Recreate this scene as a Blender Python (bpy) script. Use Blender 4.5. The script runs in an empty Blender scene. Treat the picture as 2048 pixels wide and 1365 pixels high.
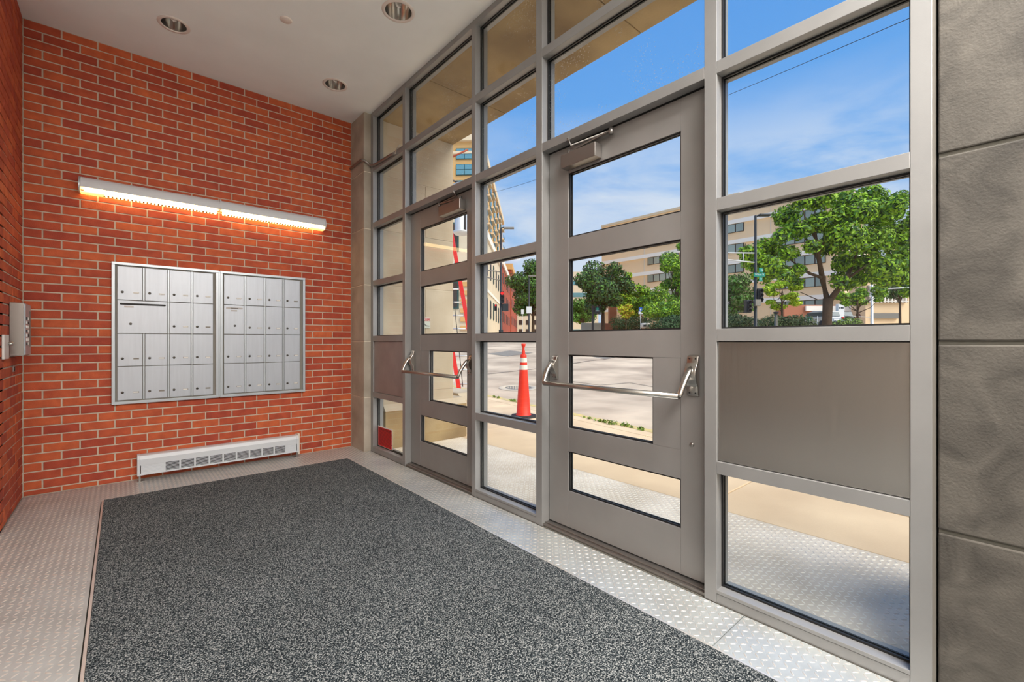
import bpy, math, random
import numpy as np
from mathutils import Vector, Matrix, Euler
PI=math.pi
S=bpy.context.scene; COL=S.collection
# ------------------------------------------------------------------ camera
CX,CY,CZ=-1.890,-4.843,1.147
_n=math.hypot(781,900); GX,GY=-781/_n,900/_n; BX,BY=900/_n,781/_n   # lateral / forward components
cam=bpy.data.cameras.new('camera'); co=bpy.data.objects.new('camera',cam); COL.objects.link(co)
co.location=(CX,CY,CZ); co.rotation_euler=(PI/2,0,-math.atan2(BY,GY)); cam.lens=900*36/2048; cam.sensor_width=36
cam.clip_start=.02; cam.clip_end=2000
S.camera=co
S.view_settings.view_transform='Standard'; S.view_settings.look='None'; S.view_settings.exposure=0.0; S.view_settings.gamma=1
S.view_settings.use_curve_mapping=False
def at(u,dep):
    """world x,y of a spot seen in photo column u at forward distance dep (metres)"""
    lat=(u-1024)/900*dep
    return CX+lat*BX+dep*BY, CY+lat*GX+dep*GY
def ld(lat,dep): return CX+lat*BX+dep*BY, CY+lat*GX+dep*GY
def latdep(x,y):
    X=x-CX;Y=y-CY
    return X*BX+Y*GX, X*BY+Y*GY
def zt(x,y):
    """height of the street, which climbs gently away from the entrance"""
    lat,dep=latdep(x,y)
    s=.053+.0006*max(-20,min(40,lat))
    return s*max(0,min(dep,45)-10)+.016*max(0,dep-45)
def zat(u,dep): x,y=at(u,dep); return zt(x,y)
# ------------------------------------------------------------------ world
W=bpy.data.worlds.new('sky'); S.world=W; W.use_nodes=True
nt=W.node_tree; N=nt.nodes; L=nt.links; N.clear()
def nd(N_,t,**k):
    n=N_.new(t)
    for a,b in k.items(): setattr(n,a,b)
    return n
out=nd(N,'ShaderNodeOutputWorld'); bg=nd(N,'ShaderNodeBackground'); L.new(bg.outputs[0],out.inputs[0])
tc=nd(N,'ShaderNodeTexCoord'); sep=nd(N,'ShaderNodeSeparateXYZ'); L.new(tc.outputs['Generated'],sep.inputs[0])
gr=nd(N,'ShaderNodeValToRGB'); L.new(sep.outputs['Z'],gr.inputs[0])
e=gr.color_ramp.elements; e[0].position=.0; e[0].color=(.50,.66,.90,1); e[1].position=.75; e[1].color=(.08,.30,.82,1)
for p,c in ((.18,(.36,.58,.92,1)),(.38,(.16,.43,.92,1))):
    q=gr.color_ramp.elements.new(p); q.color=c
mp=nd(N,'ShaderNodeMapping'); mp.inputs['Rotation'].default_value=(.10,-.12,.7); mp.inputs['Scale'].default_value=(1.5,2.0,6.0)
L.new(tc.outputs['Generated'],mp.inputs[0])
cn=nd(N,'ShaderNodeTexNoise'); cn.inputs['Scale'].default_value=1.5; cn.inputs['Detail'].default_value=7; cn.inputs['Roughness'].default_value=.58
cn.inputs['Distortion'].default_value=.35
L.new(mp.outputs[0],cn.inputs['Vector'])
cr=nd(N,'ShaderNodeValToRGB'); cr.color_ramp.interpolation='EASE'; cr.color_ramp.elements[0].position=.28; cr.color_ramp.elements[1].position=.62; L.new(cn.outputs[0],cr.inputs[0])
hr=nd(N,'ShaderNodeMapRange'); hr.inputs['From Min'].default_value=.30; hr.inputs['From Max'].default_value=.46; hr.inputs['To Min'].default_value=.95; hr.inputs['To Max'].default_value=.0
L.new(sep.outputs['Z'],hr.inputs['Value'])
mu=nd(N,'ShaderNodeMath',operation='MULTIPLY'); L.new(cr.outputs[0],mu.inputs[0]); L.new(hr.outputs[0],mu.inputs[1])
mx=nd(N,'ShaderNodeMixRGB'); mx.inputs[2].default_value=(.72,.80,.95,1); L.new(mu.outputs[0],mx.inputs[0]); L.new(gr.outputs[0],mx.inputs[1])
L.new(mx.outputs[0],bg.inputs[0]); bg.inputs[1].default_value=1.0
# ------------------------------------------------------------------ sun
sd=bpy.data.lights.new('sun','SUN'); sd.energy=5.0; sd.angle=math.radians(55); sd.color=(1,.90,.76)
so=bpy.data.objects.new('sun',sd); COL.objects.link(so)
so.rotation_euler=Vector((.14,-.72,.85)).to_track_quat('Z','Y').to_euler()
# added fill lights behind the camera, there only to brighten the lobby
def area(name,loc,sx,sy,w,col=(1,.95,.9),rot=(0,0,0)):
    a=bpy.data.lights.new(name,'AREA'); a.shape='RECTANGLE'; a.size=sx; a.size_y=sy; a.energy=w; a.color=col
    o=bpy.data.objects.new(name,a); COL.objects.link(o); o.location=loc; o.rotation_euler=rot; return o
area('fill_light',(-2.6,-6.1,3.42),2.4,.5,170)
area('fill_light',(-.62,-5.75,3.42),.7,1.5,250)
area('fill_light',(-4.6,-6.1,3.42),.8,.8,60)
# ------------------------------------------------------------------ materials
MATS={}
def mat(name,col,rough=.6,metal=0.,var=0.,vscale=8.,bump=0.,bscale=60.,col2=None,spec=.5,stretch=None,emit=None,es=0,island=0.,detail=4,obj=True,bdist=.004,dist=0.):
    if name in MATS: return MATS[name]
    m=bpy.data.materials.new(name); m.use_nodes=True; MATS[name]=m
    n=m.node_tree.nodes; l=m.node_tree.links; b=n['Principled BSDF']
    b.inputs['Roughness'].default_value=rough; b.inputs['Metallic'].default_value=metal; b.inputs['Specular IOR Level'].default_value=spec
    t=nd(n,'ShaderNodeTexCoord'); mp=nd(n,'ShaderNodeMapping'); l.new(t.outputs['Object'],mp.inputs[0])
    g=nd(n,'ShaderNodeNewGeometry')
    l.new(g.outputs['Position'],mp.inputs[0])
    if stretch: mp.inputs['Scale'].default_value=stretch
    src=None
    if var>0 or col2:
        no=nd(n,'ShaderNodeTexNoise'); no.inputs['Scale'].default_value=vscale; no.inputs['Detail'].default_value=detail; no.inputs['Distortion'].default_value=dist; l.new(mp.outputs[0],no.inputs['Vector'])
        r=nd(n,'ShaderNodeValToRGB'); r.color_ramp.elements[0].position=.32; r.color_ramp.elements[1].position=.68
        c2=col2 if col2 else tuple(c*(1-var) for c in col)
        r.color_ramp.elements[0].color=(*c2,1); r.color_ramp.elements[1].color=(*col,1)
        l.new(no.outputs[0],r.inputs[0]); src=r.outputs[0]
    if island>0:
        oi=nd(n,'ShaderNodeObjectInfo')
        ad=nd(n,'ShaderNodeMath',operation='ADD'); l.new(oi.outputs['Random'],ad.inputs[0]); l.new(g.outputs['Random Per Island'],ad.inputs[1])
        fr=nd(n,'ShaderNodeMath',operation='FRACT'); l.new(ad.outputs[0],fr.inputs[0])
        hs=nd(n,'ShaderNodeMapRange'); hs.inputs['To Min'].default_value=1-island; hs.inputs['To Max'].default_value=1+island*.9
        l.new(fr.outputs[0],hs.inputs['Value'])
        h=nd(n,'ShaderNodeHueSaturation'); l.new(hs.outputs[0],h.inputs['Value'])
        hh=nd(n,'ShaderNodeMapRange'); hh.inputs['To Min'].default_value=.497; hh.inputs['To Max'].default_value=.509; l.new(fr.outputs[0],hh.inputs['Value']); l.new(hh.outputs[0],h.inputs['Hue'])
        if src: l.new(src,h.inputs['Color'])
        else: h.inputs['Color'].default_value=(*col,1)
        src=h.outputs[0]
    if src: l.new(src,b.inputs['Base Color'])
    else: b.inputs['Base Color'].default_value=(*col,1)
    if bump>0:
        n2=nd(n,'ShaderNodeTexNoise'); n2.inputs['Scale'].default_value=bscale; n2.inputs['Detail'].default_value=3; l.new(mp.outputs[0],n2.inputs['Vector'])
        bu=nd(n,'ShaderNodeBump'); bu.inputs['Strength'].default_value=bump; bu.inputs['Distance'].default_value=bdist; l.new(n2.outputs[0],bu.inputs['Height']); l.new(bu.outputs[0],b.inputs['Normal'])
    if emit: b.inputs['Emission Color'].default_value=(*emit,1); b.inputs['Emission Strength'].default_value=es
    return m
def srgb(r,g,b):
    f=lambda c:(c/255/12.92 if c<=10 else ((c/255+.055)/1.055)**2.4)
    return f(r),f(g),f(b)
M=lambda n:MATS[n]
mat('brick',srgb(190,82,50),.75,col2=srgb(166,66,40),vscale=14,bump=.35,bscale=180,island=.22)
mat('mortar',srgb(206,192,172),.9,var=.2,vscale=20,bump=.4,bscale=250)
mat('ceiling_paint',srgb(238,243,242),.75,var=.05,vscale=3,bump=.12,bscale=300)
mat('paint_grey',srgb(170,160,150),.8)
mat('frame_metal',srgb(150,150,149),.42,.35,var=.10,vscale=5,bump=.05,bscale=500)
mat('leaf_metal',srgb(148,146,144),.48,.35,var=.12,vscale=3.5,bump=.05,bscale=400)
mat('panel_metal',srgb(174,170,165),.22,.95,var=.12,vscale=1.4,bump=.10,bscale=60,stretch=(1,1,.06))
mat('hard_metal',srgb(190,186,180),.28,1.)
mat('satin_metal',srgb(150,146,142),.38,.9)
mat('gasket',(.008,.008,.008),.5)
mat('plate_metal',srgb(184,190,190),.38,.35,col2=srgb(166,170,169),vscale=5,bump=.1,bscale=90)
mat('lug_metal',srgb(214,210,204),.30,.55)
mat('plate_out',srgb(250,236,214),.5,.1,col2=srgb(220,202,174),vscale=2.6,bump=.1,bscale=90)
mat('lug_out',srgb(255,248,234),.4,.05)
mat('panel_matte',srgb(160,150,148),.5,.45,var=.15,vscale=6)
mat('stone_dark',srgb(90,86,79),.85,col2=srgb(58,55,50),vscale=6.5,bump=.35,bscale=120,detail=10,dist=1.0)
mat('stone_warm',srgb(212,198,174),.85,col2=srgb(190,174,148),vscale=2.5,bump=.25,bscale=120,detail=8)
mat('stone_brown',srgb(176,152,110),.9,col2=srgb(120,98,70),vscale=1.6,bump=.5,bscale=60,detail=9)
mat('stone_pil',srgb(176,166,152),.85,col2=srgb(150,140,126),vscale=4,bump=.25,bscale=120,detail=8)
mat('joint_light',srgb(225,214,196),.9)
mat('joint_dark',srgb(92,90,82),.9)
mat('concrete',srgb(238,212,174),.9,col2=srgb(216,188,152),vscale=1.3,bump=.25,bscale=90,detail=9)
mat('asphalt',srgb(226,204,176),.9,col2=srgb(172,152,130),vscale=.7,bump=.5,bscale=70,detail=12)
mat('asphalt_patch',srgb(146,138,126),.9,var=.15,vscale=4,bump=.3,bscale=90)
mat('tar',srgb(92,84,76),.8)
mat('far_walk',srgb(206,192,170),.9,var=.1,vscale=.6)
mat('grass',srgb(104,128,54),.95,var=.35,vscale=2.5,bump=.3,bscale=20)
mat('curb_yellow',srgb(226,200,120),.85,col2=srgb(196,180,140),vscale=9)
mat('iron',srgb(150,144,132),.6,.3,var=.2,vscale=14)
mat('orange_cone',srgb(240,56,28),.5,col2=srgb(226,48,26),vscale=9)
mat('cone_white',srgb(226,224,214),.4)
mat('rubber',(.02,.02,.022),.7)
mat('carpet_a',srgb(62,66,68),.95)
mat('mailbox_metal',srgb(190,196,204),.42,.55,var=.06,vscale=9,stretch=(6,1,.4),bump=.04,bscale=300)
mat('mailbox_frame',srgb(190,198,204),.36,.6)
mat('lock_metal',srgb(96,92,86),.35,.8)
mat('dark_hole',(.01,.01,.01),.6)
mat('slip_white',srgb(232,230,224),.7)
mat('slip_grey',srgb(130,126,118),.7)
mat('heater_white',srgb(206,210,214),.45,.1)
mat('fixture_white',srgb(205,207,210),.5)
mat('lens',(.9,.85,.7),.4,emit=(1,.66,.27),es=9.0)
mat('lens_tip',(.9,.85,.7),.4,emit=(1,.55,.12),es=2.2)
mat('louvre',srgb(120,92,50),.6)
mat('reflector',srgb(236,234,230),.14,.95)
mat('bulb',srgb(236,232,226),.5)
mat('trim_white',srgb(222,212,204),.5)
mat('red_paper',srgb(196,20,20),.6)
mat('red_dark',srgb(92,8,6),.6)
mat('plaque',srgb(206,212,200),.4)
mat('plaque_red',srgb(200,50,44),.5)
mat('ladder_red',srgb(214,34,26),.45)
mat('alu',srgb(220,220,216),.4,.4)
mat('pole_dark',srgb(48,52,54),.5,.3)
mat('pole_pale',srgb(206,208,206),.5,.1)
mat('sign_teal',srgb(0,140,118),.5)
mat('sign_blue',srgb(28,96,190),.5)
mat('sign_black',srgb(16,40,40),.5)
mat('sign_white',srgb(235,235,232),.5)
mat('red_lamp',srgb(190,20,30),.4,emit=(1,.03,.03),es=.8)
mat('red_body',srgb(200,30,30),.5)
mat('beige_panel',srgb(250,216,172),.85,var=.06,vscale=.4)
mat('white_band',srgb(250,242,230),.8)
mat('win_frame',srgb(62,48,40),.5)
mat('win_glass',srgb(150,160,150),.15,.3,island=.25)
mat('tower_tan',srgb(224,176,112),.85,var=.08,vscale=.5)
mat('tower_cream',srgb(228,206,172),.85)
mat('teal_glass',srgb(120,170,176),.15,.4)
mat('teal_frame',srgb(34,78,76),.5)
mat('facade_cream',srgb(228,212,182),.9,var=.08,vscale=.5)
mat('facade_brick',srgb(176,84,58),.9,var=.12,vscale=1.5)
mat('bark',srgb(92,72,54),.9,var=.3,vscale=6,bump=.5,bscale=20)
for nm,c in (('leaf_bright',(150,186,44)),('leaf_mid',(92,130,52)),('leaf_dark',(66,92,54)),('leaf_yellow',(190,206,50)),('leaf_orange',(190,150,50)),('leaf_hedge',(112,124,76)),('leaf_weed',(122,146,62))):
    mat(nm,srgb(*c),.6,island=.42,spec=.3)
mat('car_silver',srgb(190,194,198),.25,.4); mat('car_dark',srgb(30,32,36),.25,.3); mat('car_glass',srgb(70,84,92),.1,.2)
mat('skin',srgb(190,140,115),.6); mat('shirt',srgb(70,20,28),.8); mat('trousers',srgb(40,44,56),.8); mat('hair',srgb(50,36,28),.8)
mat('bin_brown',srgb(176,140,108),.8); mat('bin_top',srgb(206,198,184),.8)
mat('clay',srgb(176,112,84),.85)
mat('grille_tan',srgb(164,150,128),.85)
# carpet
def carpet():
    m=bpy.data.materials.new('carpet'); m.use_nodes=True; MATS['carpet']=m
    n=m.node_tree.nodes; l=m.node_tree.links; b=n['Principled BSDF']; b.inputs['Roughness'].default_value=.95; b.inputs['Specular IOR Level'].default_value=.1
    g=nd(n,'ShaderNodeNewGeometry')
    v=nd(n,'ShaderNodeTexNoise'); v.inputs['Scale'].default_value=210; v.inputs['Detail'].default_value=3; l.new(g.outputs['Position'],v.inputs['Vector'])
    r=nd(n,'ShaderNodeValToRGB'); e=r.color_ramp.elements
    e[0].position=.40; e[0].color=(*srgb(22,28,32),1); e[1].position=.64; e[1].color=(*srgb(168,170,168),1)
    q=r.color_ramp.elements.new(.52); q.color=(*srgb(70,78,82),1)
    l.new(v.outputs[0],r.inputs[0])
    w=nd(n,'ShaderNodeTexNoise'); w.inputs['Scale'].default_value=2.2; w.inputs['Detail'].default_value=3; l.new(g.outputs['Position'],w.inputs['Vector'])
    wr=nd(n,'ShaderNodeMapRange'); wr.inputs['To Min'].default_value=.75; wr.inputs['To Max'].default_value=1.2; l.new(w.outputs[0],wr.inputs['Value'])
    mm=nd(n,'ShaderNodeMixRGB',blend_type='MULTIPLY'); mm.inputs[0].default_value=1; l.new(r.outputs[0],mm.inputs[1]); l.new(wr.outputs[0],mm.inputs[2])
    l.new(mm.outputs[0],b.inputs['Base Color'])
    bu=nd(n,'ShaderNodeBump'); bu.inputs['Strength'].default_value=1; bu.inputs['Distance'].default_value=.006; l.new(v.outputs[0],bu.inputs['Height']); l.new(bu.outputs[0],b.inputs['Normal'])
carpet()
def glassmat(name,tint,wet=False):
    m=bpy.data.materials.new(name); m.use_nodes=True; MATS[name]=m
    n=m.node_tree.nodes; l=m.node_tree.links; n.clear()
    o=nd(n,'ShaderNodeOutputMaterial'); t=nd(n,'ShaderNodeBsdfTransparent'); t.inputs[0].default_value=(*tint,1)
    g=nd(n,'ShaderNodeBsdfGlossy'); g.inputs['Roughness'].default_value=.01
    lw=nd(n,'ShaderNodeLayerWeight'); pw=nd(n,'ShaderNodeMath',operation='POWER'); pw.inputs[1].default_value=5; l.new(lw.outputs['Facing'],pw.inputs[0]); f=nd(n,'ShaderNodeMath',operation='MULTIPLY_ADD'); f.inputs[1].default_value=.55; f.inputs[2].default_value=.022; l.new(pw.outputs[0],f.inputs[0]); lw.inputs['Blend'].default_value=.5
    mx=nd(n,'ShaderNodeMixShader'); l.new(f.outputs[0],mx.inputs[0]); l.new(t.outputs[0],mx.inputs[1]); l.new(g.outputs[0],mx.inputs[2]); l.new(mx.outputs[0],o.inputs[0])
    if wet:   # rain-spotted pane: tiny translucent specks
        ge=nd(n,'ShaderNodeNewGeometry'); v=nd(n,'ShaderNodeTexVoronoi'); v.inputs['Scale'].default_value=75; l.new(ge.outputs['Position'],v.inputs['Vector'])
        lt=nd(n,'ShaderNodeMath',operation='LESS_THAN'); lt.inputs[1].default_value=.16; l.new(v.outputs['Distance'],lt.inputs[0])
        no=nd(n,'ShaderNodeTexNoise'); no.inputs['Scale'].default_value=3; l.new(ge.outputs['Position'],no.inputs['Vector'])
        gt=nd(n,'ShaderNodeMath',operation='GREATER_THAN'); gt.inputs[1].default_value=.5; l.new(no.outputs[0],gt.inputs[0])
        ml=nd(n,'ShaderNodeMath',operation='MULTIPLY'); l.new(lt.outputs[0],ml.inputs[0]); l.new(gt.outputs[0],ml.inputs[1])
        m5=nd(n,'ShaderNodeMath',operation='MULTIPLY'); m5.inputs[1].default_value=.45; l.new(ml.outputs[0],m5.inputs[0])
        d=nd(n,'ShaderNodeBsdfTranslucent'); d.inputs[0].default_value=(.9,.9,.85,1)
        m2=nd(n,'ShaderNodeMixShader'); l.new(m5.outputs[0],m2.inputs[0]); l.new(mx.outputs[0],m2.inputs[1]); l.new(d.outputs[0],m2.inputs[2]); l.new(m2.outputs[0],o.inputs[0])
glassmat('glass',(.97,.985,.975)); glassmat('glass_wet',(.97,.985,.975),True)
# ------------------------------------------------------------------ mesh helpers
class MB:
    def __init__(s): s.v=[]; s.f=[]; s.mi=[]; s.sm=[]
    def add(s,vs,fs,mi=0,sm=False):
        b=len(s.v); s.v+=[tuple(v) for v in vs]; s.f+=[tuple(i+b for i in f) for f in fs]; s.mi+=[mi]*len(fs); s.sm+=[sm]*len(fs); return s
    def box(s,x0,x1,y0,y1,z0,z1,mi=0):
        x0,x1=min(x0,x1),max(x0,x1); y0,y1=min(y0,y1),max(y0,y1); z0,z1=min(z0,z1),max(z0,z1)
        return s.add([(x0,y0,z0),(x1,y0,z0),(x1,y1,z0),(x0,y1,z0),(x0,y0,z1),(x1,y0,z1),(x1,y1,z1),(x0,y1,z1)],
              [(0,3,2,1),(4,5,6,7),(0,1,5,4),(1,2,6,5),(2,3,7,6),(3,0,4,7)],mi)
    def obox(s,c,dx,dy,dz,mi=0):
        """oriented box: centre and three half vectors"""
        c=Vector(c);dx=Vector(dx);dy=Vector(dy);dz=Vector(dz)
        P=[c+sx*dx+sy*dy+sz*dz for sz in(-1,1) for sx,sy in((-1,-1),(1,-1),(1,1),(-1,1))]
        return s.add(P,[(0,3,2,1),(4,5,6,7),(0,1,5,4),(1,2,6,5),(2,3,7,6),(3,0,4,7)],mi)
    def prism(s,poly,f0,f1,mi=0,sm=False):
        """poly: 2D pts; f0,f1: functions mapping (a,b)->xyz for each end"""
        n=len(poly); P=[f0(*p) for p in poly]+[f1(*p) for p in poly]
        s.add(P,[tuple(range(n-1,-1,-1)),tuple(range(n,2*n))],mi,False)
        b=len(s.v)-2*n
        for i in range(n):
            j=(i+1)%n; s.f.append((b+i,b+j,b+n+j,b+n+i)); s.mi.append(mi); s.sm.append(sm)
        return s
    def tube(s,pts,r,seg=10,mi=0,cap=True,ell=None):
        pts=[Vector(p) for p in pts]; rings=[]; n=len(pts)
        rr=r if isinstance(r,(list,tuple)) else [r]*n
        up=Vector((0,0,1))
        for i,p in enumerate(pts):
            d=(pts[min(i+1,n-1)]-pts[max(i-1,0)]).normalized()
            a=d.cross(up)
            if a.length<.05: a=d.cross(Vector((1,0,0)))
            a.normalize(); b=a.cross(d).normalized()
            rings.append([p+rr[i]*(a*math.cos(2*PI*k/seg)*(ell or 1)+b*math.sin(2*PI*k/seg)) for k in range(seg)])
        V=[v for R in rings for v in R]; F=[]
        for i in range(n-1):
            for k in range(seg): F.append((i*seg+k,i*seg+(k+1)%seg,(i+1)*seg+(k+1)%seg,(i+1)*seg+k))
        s.add(V,F,mi,True)
        if cap: 
            b=len(s.v)-len(V)
            s.f+= [tuple(b+k for k in range(seg-1,-1,-1)),tuple(b+(n-1)*seg+k for k in range(seg))]; s.mi+=[mi,mi]; s.sm+=[False,False]
        return s
    def lathe(s,prof,c,axis='z',seg=20,mi=0,sm=True):
        """prof: list of (r,h)"""
        V=[]
        for r,h in prof:
            for k in range(seg):
                a=2*PI*k/seg; p=(r*math.cos(a),r*math.sin(a),h)
                if axis=='x': p=(p[2],p[0],p[1])
                if axis=='y': p=(p[0],p[2],p[1])
                V.append((p[0]+c[0],p[1]+c[1],p[2]+c[2]))
        F=[(i*seg+k,i*seg+(k+1)%seg,(i+1)*seg+(k+1)%seg,(i+1)*seg+k) for i in range(len(prof)-1) for k in range(seg)]
        return s.add(V,F,mi,sm)
    def build(s,name,m,parent=None,bev=0,loc=None,recalc=True):
        me=bpy.data.meshes.new(name); me.from_pydata(s.v,[],s.f)
        ms=m if isinstance(m,(list,tuple)) else [m]
        for x in ms: me.materials.append(MATS[x] if isinstance(x,str) else x)
        me.polygons.foreach_set('material_index',s.mi); me.polygons.foreach_set('use_smooth',s.sm)
        me.update()
        if recalc and len(s.f)<4000:
            import bmesh
            bm=bmesh.new(); bm.from_mesh(me); bmesh.ops.recalc_face_normals(bm,faces=bm.faces); bm.to_mesh(me); bm.free()
        o=bpy.data.objects.new(name,me); COL.objects.link(o)
        if parent: o.parent=parent
        if loc: o.location=loc
        if bev:
            b=o.modifiers.new('bevel','BEVEL'); b.width=bev; b.segments=2; b.limit_method='ANGLE'; b.harden_normals=False
        return o
def tag(o,label=None,cat=None,group=None,kind=None):
    if label: o['label']=label
    if cat: o['category']=cat
    if group: o['group']=group
    if kind: o['kind']=kind
    return o
def empty(name,loc=(0,0,0),rz=0,**k):
    o=bpy.data.objects.new(name,None); COL.objects.link(o); o.location=loc; o.rotation_euler=(0,0,rz); o.empty_display_size=.1
    tag(o,**k); return o
def copy_tree(o,parent=None):
    c=o.copy(); COL.objects.link(c); c.parent=parent
    for ch in list(o.children): copy_tree(ch,c)
    return c
def B(x0,x1,y0,y1,z0,z1): return MB().box(x0,x1,y0,y1,z0,z1)
def inst(me,name,parent,loc,rz=0):
    o=bpy.data.objects.new(name,me); COL.objects.link(o); o.parent=parent; o.location=loc; o.rotation_euler=(0,0,rz); return o
def text(s,size,m,parent,loc,rot,name='lettering',depth=.0006,scale=(1,1,1)):
    cu=bpy.data.curves.new(name,'FONT'); cu.body=s; cu.size=size; cu.extrude=depth; cu.align_x='CENTER'; cu.align_y='CENTER'; cu.resolution_u=2
    t=bpy.data.objects.new(name,cu); COL.objects.link(t)
    bpy.context.view_layer.update(); me=bpy.data.meshes.new_from_object(t); bpy.data.objects.remove(t)
    me.materials.clear(); me.materials.append(MATS[m])
    o=bpy.data.objects.new(name,me); COL.objects.link(o); o.parent=parent; o.location=loc; o.rotation_euler=rot; o.scale=scale; return o

# ================================================================== ROOM SHELL
ZC=3.52; GXF=.075; GXB=.19          # ceiling height, glazing frame front/back
XL=-2.438; YR=-.895                 # brick return
# --- bricks
PITCH=.0669; BL=.2032; J=.0095
def brick_mesh(l,h,d=.02):
    c=.0022
    V=[];
    for (a,y) in ((0,d),(0,c),(c,0)):
        V+=[(a,y,a),(l-a,y,a),(l-a,y,h-a),(a,y,h-a)]
    F=[(8,9,10,11)]
    for k in (0,4):
        for i in range(4): F.append((k+i,k+(i+1)%4,k+4+(i+1)%4,k+4+i))
    F=[tuple(f) for f in F]
    me=bpy.data.meshes.new('brick'); me.from_pydata(V,[],F); me.materials.append(MATS['brick']); me.update(); return me,V,F
BM={}
def getbm(l,h):
    k=(round(l,3),round(h,3))
    if k not in BM: BM[k]=brick_mesh(l-J,h-J)
    return BM[k]
def brick_wall(parent,length,z0,z1,origin,rz,start_full_top,limit,order):
    """courses hang from the ceiling; local x along wall, front faces local -y"""
    cells=[]; k=0; z=z1
    while z>z0+.012:
        zb=max(z0,z-PITCH); full=(k%2==0)==start_full_top
        x=0 if full else -BL/2
        while x<length-.02:
            a=max(x,0); b=min(x+BL,length)
            if b-a>.03: cells.append((a,zb,b-a,z-zb))
            x+=BL
        z-=PITCH; k+=1
    cells.sort(key=order)
    mb=MB(); R=random.Random(5)
    for i,(a,zb,l,h) in enumerate(cells):
        me,V,F=getbm(l,h); dy=R.uniform(-.0012,.0012)
        if i<limit:
            o=inst(me,'brick',parent,(a+J/2,dy,zb+J/2))
        else: mb.add([(v[0]+a+J/2,v[1]+dy,v[2]+zb+J/2) for v in V],F)
    if mb.v:
        o=mb.build('bricks',['brick'],parent,recalc=False); tag(o,kind='stuff')
wf=empty('wall_far',(XL,0,0),0,label='far red brick wall behind the mailboxes, long course bricks with pale mortar',cat='wall',kind='structure')
MB().box(-.2,-XL,.005,.2,-.02,ZC).build('mortar',['mortar'],wf)
brick_wall(wf,-XL,0,ZC,None,0,True,300,lambda c:(c[0]+1.2*abs(c[1]-1.6)/1.6))
wl=empty('wall_left',(XL,YR,0),PI/2,label='narrow red brick return wall at left edge, carrying the steel entry panel',cat='wall',kind='structure')
MB().box(.004,-YR+.01,.005,.2,-.02,ZC).build('mortar',['mortar'],wl)
brick_wall(wl,-YR,0,ZC,None,0,False,300,lambda c:abs(c[1]-1.1))
wn=empty('wall_near_left',(-4.4,YR,0),0,label='shaded red brick wall face at the very left picture edge',cat='wall',kind='structure')
MB().box(0,4.4+XL-.005,.005,.2,-.02,ZC).build('mortar',['mortar'],wn)
brick_wall(wn,4.4+XL,0,ZC,None,0,True,110,lambda c:-(c[0]+c[2]))
# unseen sides of the lobby
tag(B(-5.6,.3,-7.2,-7.05,-.02,ZC).build('wall_back',['paint_grey']),'plain painted wall at the back of the lobby','wall',kind='structure')
tag(B(-5.6,-5.45,-7.05,YR+.2,-.02,ZC).build('wall_side',['paint_grey']),'plain painted side wall of the lobby','wall',kind='structure')
tag(B(-5.45,-4.4,YR,YR+.2,-.02,ZC).build('wall_alcove',['paint_grey']),'plain painted wall beside the brick wall face','wall',kind='structure')
# --- floor: tread plates with raised lugs
fl=empty('floor',(0,0,0),label='light metal tread plate floor with raised lugs around the mat',cat='floor',kind='structure')
B(-5.6,.19,-7.2,.2,-.12,-.012).build('subfloor',['joint_dark'],fl)
g=.0015
for (x0,x1,y0,y1) in ((XL,-1.2,-.5,0),(-1.2,.072,-.5,0),(-.23,.072,-1.72,-.5),(-.23,.072,-4.06,-1.72),(-.23,.072,-6.4,-4.06),(-.23,.072,-7.05,-6.4),
                      (XL,-2.0,-1.9,-.5),(XL,-2.0,-4.3,-1.9),(XL,-2.0,-7.05,-4.3),(-3.6,XL,-2.6,YR),(-3.6,XL,-5,-2.6),(-3.6,XL,-7.05,-5),(-5.45,-3.6,-4,YR),(-5.45,-3.6,-7.05,-4)):
    B(x0+g,x1-g,y0+g,y1-g,-.012,0).build('floor_plate',['plate_metal'],fl)
def lugs(cells,z,name,parent,m):
    a,b,hh=.0138,.0031,.0030
    base=np.array([(-a,0,0),(-a*.45,-b,0),(a*.45,-b,0),(a,0,0),(a*.45,b,0),(-a*.45,b,0),(-a*.55,0,hh),(a*.55,0,hh)])
    faces=[(0,1,6,6),(1,2,7,6),(2,3,7,7),(3,4,7,7),(4,5,6,7),(5,0,6,6)]
    tri=[(0,1,6),(1,2,7),(1,7,6),(2,3,7),(3,4,7),(4,5,6),(4,6,7),(5,0,6)]
    r=[]
    for ang in (PI/4,-PI/4):
        c,s_=math.cos(ang),math.sin(ang); Rm=np.array([[c,s_,0],[-s_,c,0],[0,0,1]]); r.append(base@Rm)
    n=len(cells); V=np.zeros((n,8,3)); 
    for i,(x,y,k) in enumerate(cells): V[i]=r[k]+np.array((x,y,z))
    T=np.array(tri); Fi=(np.arange(n)[:,None,None]*8+T[None]).reshape(-1)
    me=bpy.data.meshes.new(name); me.vertices.add(n*8); me.vertices.foreach_set('co',V.reshape(-1)); nf=n*8
    me.loops.add(nf*3); me.loops.foreach_set('vertex_index',Fi); me.polygons.add(nf); me.polygons.foreach_set('loop_start',np.arange(nf)*3)
    me.update(calc_edges=True); me.materials.append(MATS[m]); o=bpy.data.objects.new(name,me); COL.objects.link(o); o.parent=parent; tag(o,kind='stuff'); return o
P=.0285
def cells(regs):
    out=[]
    for (x0,x1,y0,y1) in regs:
        for i in range(math.ceil((x0+.012)/P),math.floor((x1-.012)/P)+1):
            for j in range(math.ceil((y0+.012)/P),math.floor((y1-.012)/P)+1):
                out.append((i*P,j*P,(i+j)%2))
    return out
lugs(cells([(XL,.072,-.5,0),(-.23,.072,-4.06,-.5),(-.23,.072,-4.8,-4.06),(XL,-2.0,-4.3,-.5),(-3.3,XL,-3.4,YR)]),0,'tread_lugs',fl,'lug_metal')
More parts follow.
